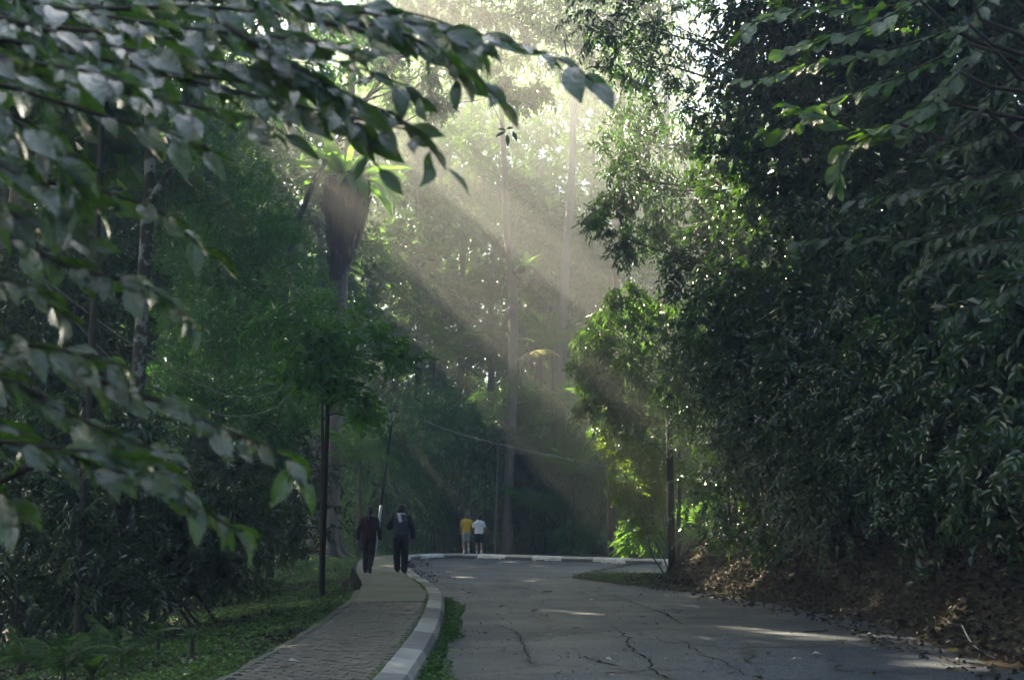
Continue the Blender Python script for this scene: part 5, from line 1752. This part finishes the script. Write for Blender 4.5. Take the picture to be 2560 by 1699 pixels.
# ferns and broad plants along the verge
def rosette(x, y, n, s, label, kind, seed, lift=.1, name='fern', group=None):
    rg = random.Random(seed)
    d = ray(x, y)
    p = CAM + d * 9
    for _ in range(60):                           # walk down the ray to the ground
        if p.z <= tz(p.x, p.y) + lift:
            break
        p = p + d * .25
    g = Vector((p.x, p.y, tz(p.x, p.y)))
    root = thing(name, label, 'fern' if name == 'fern' else 'plant', g, group)
    part('crown_stem', tube([g - Vector((0, 0, .05)), g + Vector((0, 0, lift))], [.03, .02], 6), M['bark_dark'], root)
    for i in range(n):
        a = i * 2.399 + rg.uniform(-.3, .3)
        up = rg.uniform(.35, 1.5)
        v = Vector((math.cos(a), math.sin(a), up)).normalized()
        me = rg.choice(FERN) if kind == 'pinnate' else rg.choice(STRAP if kind == 'strap' else BIGD)
        put(me, root, 'frond' if kind != 'leaf' else 'leaf', g + Vector((0, 0, lift)), v, (-v.x, -v.y, 1.0), s * rg.uniform(.7, 1.2), 1.0 if kind != 'strap' else 1.3)


for i, a in enumerate(((470, 1500, 12, .30, 'arching fern catching light at the edge of the dark undergrowth', 'pinnate'), (560, 1490, 9, .24, 'smaller fern just right of the arching fern', 'pinnate'), (300, 1650, 11, .26, 'fern at the bottom left of the verge', 'pinnate'), (160, 1690, 12, .26, 'fern in the bottom left corner', 'pinnate'),
                       (60, 1660, 10, .25, 'dark fern at the far left bottom', 'pinnate'), (395, 1590, 12, .22, 'broad leaved plant beside the forked trunk foot', 'leaf'), (270, 1570, 12, .22, 'broad leaved plant left of the forked trunk foot', 'leaf'), (480, 1600, 10, .16, 'low broad leaved plant at the verge edge', 'leaf'),
                       (430, 1450, 12, .26, 'tall broad leaved plant in the shade behind the arching fern', 'leaf'), (640, 1440, 10, .22, 'dim plant beneath the shadowy bush by the thin black post', 'leaf'), (230, 1690, 12, .18, 'pale veined plant near the bottom left', 'leaf'), (560, 1400, 12, .28, 'tall plant at the back of the verge', 'leaf'), (120, 1590, 12, .24, 'dark plant at the left edge', 'leaf'),
                       (700, 1400, 11, .24, 'plant at the back of the verge near the thin black post', 'leaf'), (350, 1490, 12, .26, 'plant in deep shade right of the forked trunk', 'leaf'), (30, 1500, 12, .3, 'large leaved plant in black shade at the left edge', 'leaf'), (180, 1500, 12, .3, 'large leaved plant in black shade by the slim stem', 'leaf'))):
    rosette(*a, 200 + i, .10 if a[5] != 'leaf' else .22, 'fern' if a[5] == 'pinnate' else 'broad_leaved_plant')
rgV = random.Random(44)
for i in range(26):
    fx = rgV.random()
    x, y = 40 + 640 * fx, 1690 - 250 * fx + rgV.uniform(-90, 5)
    kd = rgV.choice(('leaf', 'leaf', 'pinnate', 'strap'))
    rosette(x, y, rgV.randrange(7, 13), rgV.uniform(.14, .24) if kd != 'strap' else rgV.uniform(.3, .5), 'small leafy plant growing among the ground cover of the left verge', kd, 900 + i, .08, 'verge_plant', 'small plants scattered over the left verge')
print('small', round(time.time() - T0, 1))


# ------------------------------------------------------------------ morning haze
hz = bpy.data.materials.new('haze')
hz.use_nodes = True
t = hz.node_tree
t.nodes.remove(t.nodes['Principled BSDF'])
pv = t.nodes.new('ShaderNodeVolumePrincipled')
pv.inputs['Color'].default_value = (.93, .96, .95, 1)
pv.inputs['Density'].default_value = HAZE
pv.inputs['Anisotropy'].default_value = .58
pv.inputs['Density Attribute'].default_value = ''
t.links.new(pv.outputs[0], t.nodes['Material Output'].inputs['Volume'])
V, Fc = box((0, 0, 21.5), (460, 460, 49))
tag(link('haze', np_mesh('haze', V, Fc), hz), kind='stuff')
print('done', round(time.time() - T0, 1), 'tris', sum(len(m.loop_triangles) or sum(len(p.vertices) - 2 for p in m.polygons) for m in bpy.data.meshes if len(m.polygons) < 5000) + sum(len(m.polygons) for m in bpy.data.meshes if len(m.polygons) >= 5000), 'objects', len(bpy.data.objects))
